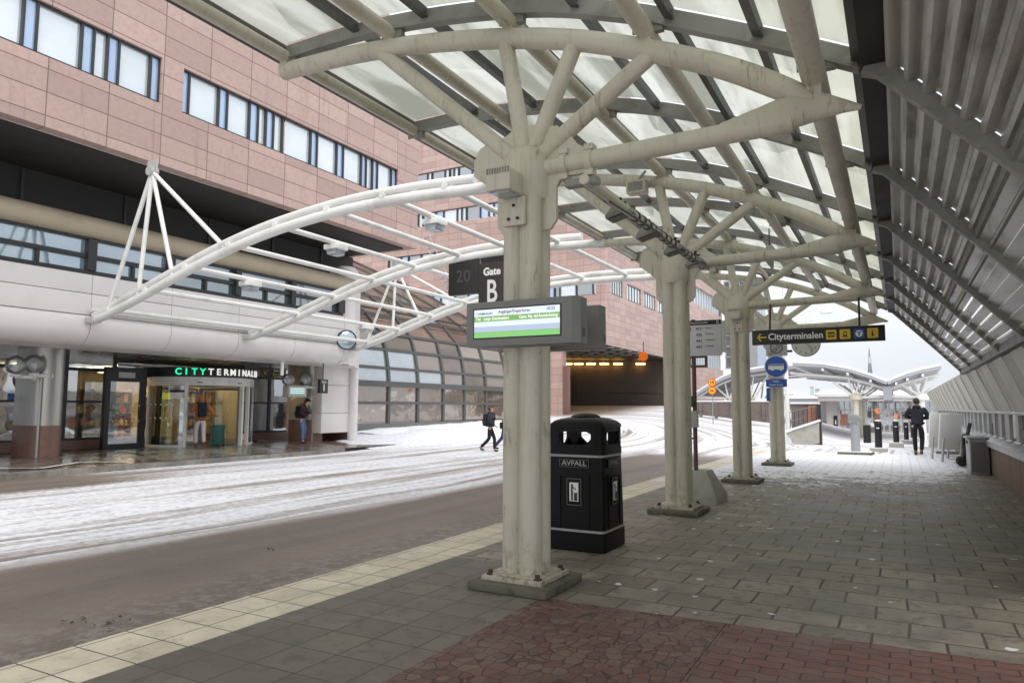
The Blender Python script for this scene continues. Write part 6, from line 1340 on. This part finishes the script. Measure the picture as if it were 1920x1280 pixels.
def person(lab, loc, head, H, J, jacket, trousers, shoes, hair='hair_brown', cap=None, hood=None, bulk=1., coat=.0, hairlong=False, grp='people at the terminal', look=0.):
    """J: joints in metres for a 1.75 m body, x right, y forward, z up. head = compass direction of facing in degrees from +y towards +x"""
    t_ = thing('person', lab, 'person', loc, grp); k = H/1.75; a = R(head); rt_ = V3((math.cos(a), -math.sin(a), 0)); fw_ = V3((math.sin(a), math.cos(a), 0)); L0 = V3(loc)
    W = lambda p: L0+(rt_*p[0]+fw_*p[1]+V3((0, 0, 1))*p[2])*k
    d = dict(pel=(0, 0, .95), sp=(0, .0, 1.12), ch=(0, .01, 1.33), nk=(0, .02, 1.48), hd=(0, .035, 1.56), ht=(0, .03, 1.70), ls=(-.18, 0, 1.42), rs=(.18, 0, 1.42), le=(-.24, -.03, 1.14), re=(.24, -.03, 1.14), lh=(-.25, .06, .9), rh=(.25, .06, .9), lk=(-.1, .03, .5), rk=(.1, .03, .5), la=(-.1, -.02, .09), ra=(.1, -.02, .09))
    d.update(J)
    P = {n: V3(p) for n, p in d.items()}
    P['lp'] = P['pel']+V3((-.09, 0, -.04)); P['rp'] = P['pel']+V3((.09, 0, -.04))
    def mesh(name, nodes, edges, mat, root=0, lev=1):
        vs, fs = skinned([(tuple(p), r if not isinstance(r, tuple) else r) for p, r in nodes], edges, lev, root); b = MB(); b.add([W(v) for v in vs], fs, True); return b.build(name, mat, t_, fix=True, sharp=180)
    # body, one continuous skinned surface with hands and fingers
    N = [(P['pel'], (.115, .075)), (P['sp'], (.115, .08)), (P['ch'], (.15, .1)), (P['nk'], .055), (P['hd'], (.07, .085)), (P['ht']-V3((0, 0, .03)), (.075, .09)), (P['ht']+V3((0, -.005, .035)), (.045, .055))]
    E_ = [(0, 1), (1, 2), (2, 3), (3, 4), (4, 5), (5, 6)]
    for s in 'lr':
        i = len(N); N += [(P[s+'s'], .065), (P[s+'e'], .042), (P[s+'h'], .03)]; E_ += [(2, i), (i, i+1), (i+1, i+2)]
        dv = (P[s+'h']-P[s+'e']).normalized(); sd = V3((1 if s == 'r' else -1, 0, 0)); cr = dv.cross(V3((0, 1, 0)) if abs(dv.y) < .8 else V3((0, 0, 1))).normalized()
        N.append((P[s+'h']+dv*.06, (.036, .02))); E_.append((i+2, i+3)); pm = P[s+'h']+dv*.06
        for q_, ln in enumerate((.062, .075, .08, .07)):
            o_ = cr*(-.028+.019*q_); nrm = cr.cross(dv)*.02; N += [(pm+dv*.03+o_, .0095), (pm+dv*(.03+ln*.55)+o_+nrm*.4, .0085), (pm+dv*(.03+ln*.85)+o_+nrm*1.6, .0075)]; m_ = len(N); E_ += [(i+3, m_-3), (m_-3, m_-2), (m_-2, m_-1)]
        N += [(P[s+'h']+dv*.03+cr*-.038, .011), (P[s+'h']+dv*.07+cr*-.06, .009)]; m_ = len(N); E_ += [(i+2, m_-2), (m_-2, m_-1)]
        i = len(N); N += [(P[s+'p'], .068), (P[s+'k'], .052), (P[s+'a']+V3((0, 0, .02)), .032), (P[s+'a']+V3((0, .07, -.035)), (.026, .02))]; E_ += [(0, i), (i, i+1), (i+1, i+2), (i+2, i+3)]
    mesh('body', N, E_, 'skin')
    # face
    hc = P['ht']-V3((0, 0, .06)); hl = R(look)
    hx, hy = V3((math.cos(hl), -math.sin(hl), 0)), V3((math.sin(hl), math.cos(hl), 0))
    b = MB(); c_ = hc+hy*.098
    b.add([W(c_+hx*x+hy*y+V3((0, 0, z))) for x, y, z in ((0, .0, .025), (-.013, .0, -.022), (.013, .0, -.022), (0, .028, -.016))], [(0, 1, 3), (0, 3, 2), (1, 2, 3), (0, 2, 1)]); b.build('nose', 'skin', t_)
    for sx in (-1, 1):
        b = MB(); b.ball(W(hc+hy*.083+hx*.032*sx+V3((0, 0, .022))), .011*k, 8, 6); b.build('eye', 'hair_dark', t_); b = MB(); b.ball(W(hc+hx*.083*sx+V3((0, -.005, .0))), (.014*k, .022*k, .034*k), 8, 6); b.build('ear', 'skin', t_)
    b = MB(); b.obox(W(hc+hy*.086-V3((0, 0, .048))), (.045*k, .012*k, .01*k), Matrix((rt_*hx.x+fw_*hx.y, rt_*hy.x+fw_*hy.y, V3((0, 0, 1)))).transposed()); b.build('mouth', 'goods_b', t_)
    # hair or cap
    b = MB(); n_, m_ = 18, 10; vs = []
    for i in range(m_+1):
        th = math.pi*.60*i/m_
        for j in range(n_):
            an = 2*math.pi*j/n_; fr_ = math.sin(an)   # +1 in front
            th2 = th*(.72 if fr_ > .3 else 1.15 if not hairlong else 1.5); jit = 1+.05*math.sin(7*an+3*i)
            vs.append(W(hc+V3((0, -.008, .0))+hx*(.089*jit*math.sin(th2)*math.cos(an))+hy*(.108*jit*math.sin(th2)*fr_)+V3((0, 0, .115*math.cos(th2)))))
    b.add(vs, [(i*n_+j, i*n_+(j+1) % n_, (i+1)*n_+(j+1) % n_, (i+1)*n_+j) for i in range(m_) for j in range(n_)], True); b.build('hair', hair, t_, fix=False)
    if cap:
        b = MB(); vs = []
        for i in range(7):
            th = math.pi*.5*i/6
            for j in range(18): an = 2*math.pi*j/18; vs.append(W(hc+V3((0, 0, .02))+hx*(.1*math.sin(th)*math.cos(an))+hy*(.122*math.sin(th)*math.sin(an))+V3((0, 0, .12*math.cos(th)))))
        b.add(vs, [(i*18+j, i*18+(j+1) % 18, (i+1)*18+(j+1) % 18, (i+1)*18+j) for i in range(6) for j in range(18)], True); cp = b.build('beanie', cap, t_, fix=False)
        vs = [W(hc+V3((0, 0, z))+hx*(rr*math.cos(an))+hy*((rr+.022)*math.sin(an))) for rr, z in ((.1, .04), (.108, .04), (.108, .0), (.1, .0)) for an in frange(0, 2*math.pi, 18)[:-1]]
        b = MB(); b.add(vs, [(i*18+j, i*18+(j+1) % 18, ((i+1) % 4)*18+(j+1) % 18, ((i+1) % 4)*18+j) for i in range(4) for j in range(18)], True); b.build('cuff', cap, t_)
    # trousers, shoes
    N = [(P['pel']+V3((0, 0, .06)), (.155*bulk, .12)), (P['pel'], (.155*bulk, .12))]; E_ = [(0, 1)]
    for s in 'lr':
        i = len(N); N += [(P[s+'p']-V3((0, 0, .02)), .1), ((P[s+'p']+P[s+'k'])/2, .088), (P[s+'k'], .072), ((P[s+'k']+P[s+'a'])/2, .066), (P[s+'a']+V3((0, 0, .02)), .06)]; E_ += [(1, i), (i, i+1), (i+1, i+2), (i+2, i+3), (i+3, i+4)]
    mesh('trousers', N, E_, trousers, 1)
    for s in 'lr':
        fa = P[s+'a']; lift = fa.z-.09; tilt = -min(.9, lift*3.2)
        tv = V3((0, math.cos(tilt), math.sin(tilt))); hl_ = V3((0, -math.sin(tilt)*-1*0, 0))
        mesh('shoe', [(fa+V3((0, -.045, -.03)), (.042, .05)), (fa+tv*.06+V3((0, 0, -.045)), (.046, .042)), (fa+tv*.15+V3((0, 0, -.055)), (.042, .03)), (fa+V3((0, -.01, .03)), .05)], [(0, 1), (1, 2), (0, 3)], shoes)
    # jacket with collar and sleeves
    N = [(P['pel']-V3((0, 0, coat)), (.185*bulk, .15*bulk)), (P['pel']+V3((0, 0, .06)), (.18*bulk, .145*bulk)), (P['sp'], (.17*bulk, .135*bulk)), (P['ch'], (.19*bulk, .14*bulk)), (P['nk']-V3((0, 0, .035)), (.09, .085)), (P['nk']+V3((0, .0, .02)), (.078, .078))]
    E_ = [(0, 1), (1, 2), (2, 3), (3, 4), (4, 5)]
    for s in 'lr':
        i = len(N); hv = P[s+'h']-P[s+'e']; N += [(P[s+'s'], .088*bulk), ((P[s+'s']+P[s+'e'])/2, .078*bulk), (P[s+'e'], .066*bulk), (P[s+'e']+hv*.55, .056*bulk), (P[s+'h']-hv*.03, .046)]; E_ += [(3, i), (i, i+1), (i+1, i+2), (i+2, i+3), (i+3, i+4)]
    mesh('jacket', N, E_, jacket, 2)
    if hood == 'down': mesh('hood', [(P['nk']+V3((-.1, -.02, -.01)), .05), (P['nk']+V3((-.06, -.1, .0)), .06), (P['nk']+V3((.06, -.1, .0)), .06), (P['nk']+V3((.1, -.02, -.01)), .05)], [(0, 1), (1, 2), (2, 3)], jacket)
    if hood == 'up': mesh('hood', [(P['nk']+V3((0, -.02, 0)), (.1, .1)), (hc+V3((0, -.025, .0)), (.115, .12)), (hc+V3((0, -.03, .08)), (.1, .105)), (hc+V3((0, -.03, .13)), (.06, .06))], [(0, 1), (1, 2), (2, 3)], jacket)
    return t_, W, P
def backpack(lab, W, P, mat, w_=.3, h_=.46, d_=.17, z0=1.0, side=0.):
    o = W((side, P['ch'].y-.24, z0)); t_ = thing('backpack', lab, 'backpack', o)
    c0 = P['ch']; b = MB(); vs = []; n_ = 20
    rows_ = [(0, .8, .8), (.04, 1, 1), (.3, 1, 1.05), (.42, .96, .95), (.46, .8, .7), (.48, .4, .35)]
    for z, sw, sdp in rows_:
        for j in range(n_):
            a = 2*math.pi*j/n_; ca, sa = math.cos(a), math.sin(a); ex_ = .5
            vs.append(W((side+w_/2*sw*math.copysign(abs(ca)**ex_, ca), c0.y-.145-d_/2+d_/2*sdp*math.copysign(abs(sa)**ex_, sa)+.0*(z), z0+z*h_/.48)))
    m_ = len(rows_); b.add(vs, [(i*n_+j, i*n_+(j+1) % n_, (i+1)*n_+(j+1) % n_, (i+1)*n_+j) for i in range(m_-1) for j in range(n_)]+[tuple(range(n_-1, -1, -1)), tuple((m_-1)*n_+j for j in range(n_))], True); b.build('bag', mat, t_)
    b = MB(); vs = [W((side+x, y, z)) for x, y, z in ((-w_*.36, c0.y-.145-d_-.005, z0+.06), (w_*.36, c0.y-.145-d_-.005, z0+.06), (w_*.36, c0.y-.145-d_-.03, z0+.2), (-w_*.36, c0.y-.145-d_-.03, z0+.2), (-w_*.36, c0.y-.13-d_, z0+.24), (w_*.36, c0.y-.13-d_, z0+.24), (-w_*.36, c0.y-.12-d_, z0+.05), (w_*.36, c0.y-.12-d_, z0+.05))]
    b.add(vs, [(0, 1, 2, 3), (3, 2, 5, 4), (0, 6, 7, 1), (0, 3, 4, 6), (1, 7, 5, 2)]); b.build('pocket', mat, t_)
    for sx in (-1, 1):
        b = MB(); b.tube([W(v) for v in ((side+sx*.11, c0.y-.16, z0+h_*.9), (sx*.125, c0.y-.06, 1.52), (sx*.14, c0.y+.1, 1.45), (sx*.15, c0.y+.155, 1.25), (sx*.15, c0.y-.02, z0+.08))], .022, 8); b.build('strap', mat, t_)
    return t_
# man walking away on the right
q = at(1723, 853, Z=0)
t_, W, P = person('man seen from behind in a dark navy jacket walking away by the wall', (q.x, q.y, 0), 2, 1.87,
   dict(le=(-.31, .02, 1.16), re=(.31, .02, 1.16), lh=(-.12, .24, 1.14), rh=(.14, .24, 1.12), lk=(-.09, .06, .5), la=(-.08, .1, .09), rk=(.11, .05, .5), ra=(.08, -.2, .13)), 'cloth_navy', 'cloth_black', 'shoe_brown', 'hair_dark', hood='down', bulk=1.16, coat=.06)
# woman with suitcase at the revolving door
q = at(374, 838, Z=.17); WL = q.copy()
t_, W, P = person('woman in orange hooded jacket and white trousers entering the revolving door', (q.x, q.y, .17), -62, 1.72,
   dict(pel=(0, 0, .94), le=(-.3, -.02, 1.2), lh=(-.3, .2, 1.2), re=(.34, -.1, 1.17), rh=(.5, -.12, .98), lk=(-.11, .1, .5), la=(-.1, .1, .09), rk=(.1, -.06, .48), ra=(.1, -.2, .13)), 'cloth_orange', 'cloth_white', 'shoe_red', 'hair_brown', hood='up', bulk=1.27, coat=.08)
backpack('black backpack worn by the woman in the orange jacket', W, P, 'pack_navy', .29, .48, .17, 1.02)
s0 = W((.56, -.14, 0)); t_ = thing('suitcase', 'dark green upright suitcase rolling beside the woman in orange', 'suitcase', (s0.x, s0.y, .17)); sa = R(28); M_ = Matrix.Rotation(sa, 3, 'Z'); c0 = V3((s0.x, s0.y, .17))
b = MB(); b.obox(c0+V3((0, 0, .40)), (.28, .48, .66), M_); b.build('shell', 'case_green', t_, bev=.05, seg=3)
b = MB()
for dy in (-.15, -.05, .05, .15): b.obox(c0+M_@V3((.142, dy, .4)), (.012, .025, .52), M_)
tag(b.build('ridges', 'case_green', t_, bev=.003), kind='stuff')
for dy in (-.09, .09): b = MB(); b.tube([c0+M_@V3((-.08, dy, .72)), c0+M_@V3((-.08, dy, 1.02))], .012, 8); b.build('handle_rod', 'galv', t_)
b = MB(); b.tube([c0+M_@V3((-.08, -.11, 1.03)), c0+M_@V3((-.08, .11, 1.03))], .02, 8); b.build('handle_grip', 'black_paint', t_)
for dx in (-.1, .1):
    for dy in (-.19, .19): b = MB(); p = c0+M_@V3((dx, dy, .035)); b.tube([p-M_@V3((0, .015, 0)), p+M_@V3((0, .015, 0))], .035, 12); b.build('wheel', 'black_paint', t_)
b = MB(); b.obox(c0+M_@V3((.146, .17, .42)), (.006, .02, .3), M_); b.build('luggage_tag', 'sign_white', t_)
# man at the steel column
q = at(566, 831, X=-19.55); q.z = .16
t_, W, P = person('man in black beanie and blue jeans standing at the right steel column', (q.x, q.y, .16), 72, 1.68,
   dict(pel=(0, -.02, .94), sp=(0, .02, 1.11), ch=(0, .08, 1.3), nk=(0, .13, 1.44), hd=(0, .17, 1.52), ht=(0, .19, 1.66), ls=(-.18, .07, 1.39), rs=(.18, .07, 1.39), le=(-.23, .06, 1.12), re=(.23, .06, 1.12), lh=(-.07, .3, 1.2), rh=(.1, .32, 1.08), lk=(-.1, .06, .5), la=(-.1, -.03, .09), rk=(.1, .07, .5), ra=(.1, .06, .09)), 'cloth_maroon', 'cloth_jeans', 'cloth_charcoal', 'hair_dark', cap='cloth_black', bulk=1.06)
text('A', .09, W((.02, .312, 1.665)), (math.cos(R(72))*-1*-1, -math.sin(R(72)), 0), (0, 0, 1), 'sign_white', 'beanie_badge', t_) if False else None
backpack('black backpack on the man by the steel column', W, P, 'cloth_black', .3, .48, .2, .97)
o = W((.0, .36, 1.2)); t_ = thing('phone', 'small dark phone held by the man at the steel column', 'phone', o); b = MB(); b.obox(o, (.075, .012, .15), Matrix.Rotation(R(-72), 3, 'Z')@Matrix.Rotation(R(-35), 3, 'X')); b.build('case', 'black_paint', t_, bev=.004); b = MB(); b.obox(o+V3((-.006, -.002, .006)), (.066, .004, .135), Matrix.Rotation(R(-72), 3, 'Z')@Matrix.Rotation(R(-35), 3, 'X')); b.build('screen', 'screen_dark', t_)
# the walking pair in the snow
zc = lambda px, py: at(px, py, Z=gz(*at(px, py, Z=-.05).xy))
q = zc(919, 847)
t_, W, P = person('woman in padded charcoal jacket and black trousers crossing the snowy road', tuple(q), 62, 1.66,
   dict(pel=(0, .0, .93), ch=(0, .03, 1.31), le=(-.25, .0, 1.15), re=(.25, .0, 1.15), lh=(-.2, .17, 1.0), rh=(.2, .17, 1.0), lk=(-.1, .16, .5), la=(-.1, .16, .09), rk=(.1, -.04, .5), ra=(.1, -.36, .16)), 'cloth_charcoal', 'cloth_black', 'cloth_charcoal', 'hair_brown', bulk=1.34, hairlong=True)
backpack('navy backpack on the woman in the padded jacket', W, P, 'pack_navy', .3, .46, .17, .98)
q = zc(945, 844)
t_, W, P = person('person in beige coat and blue jeans half hidden behind the nearest column', tuple(q), 60, 1.74,
   dict(pel=(0, .03, .93), ch=(0, .08, 1.31), nk=(0, .1, 1.46), hd=(0, .12, 1.54), ht=(0, .13, 1.68), le=(-.24, .0, 1.16), re=(.24, -.02, 1.14), lh=(-.2, .2, 1.02), rh=(.24, .1, .92), lk=(-.1, .18, .5), la=(-.1, .22, .09), rk=(.1, -.06, .5), ra=(.1, -.34, .15)), 'cloth_beige', 'cloth_darkjeans', 'cloth_black', 'hair_dark', bulk=1.25, coat=.05)
o = W((.27, -.02, .93)); t_ = thing('shoulder_bag', 'black shoulder bag carried by the person in the beige coat', 'bag', o); b = MB(); b.obox(o, (.12, .3, .24), Matrix.Rotation(R(-60), 3, 'Z')); b.build('bag', 'cloth_black', t_, bev=.04); b = MB(); b.tube([o+V3((0, 0, .1)), W((.25, .02, 1.2)), W((.16, .06, 1.52)), W((-.02, -.08, 1.46))], .016, 8); b.build('strap', 'cloth_black', t_)
# two people inside the doors
q = at(352, 826, Z=.18, X=None); 
for (x, y, hd_, lab, jk, tr) in ((RCx-1.3, RCy-1.1, 150, 'person in red jacket inside the revolving door', 'cloth_red', 'cloth_black'), (RCx-1.6, RCy+1.3, 100, 'person in black jacket inside the shop entrance', 'cloth_black', 'cloth_black')):
    person(lab, (x, y, .18), hd_, 1.65, dict(lh=(-.15, .25, 1.1), rh=(.15, .25, 1.1), le=(-.26, .02, 1.14), re=(.26, .02, 1.14)), jk, tr, 'cloth_black', 'hair_dark', bulk=1.1)
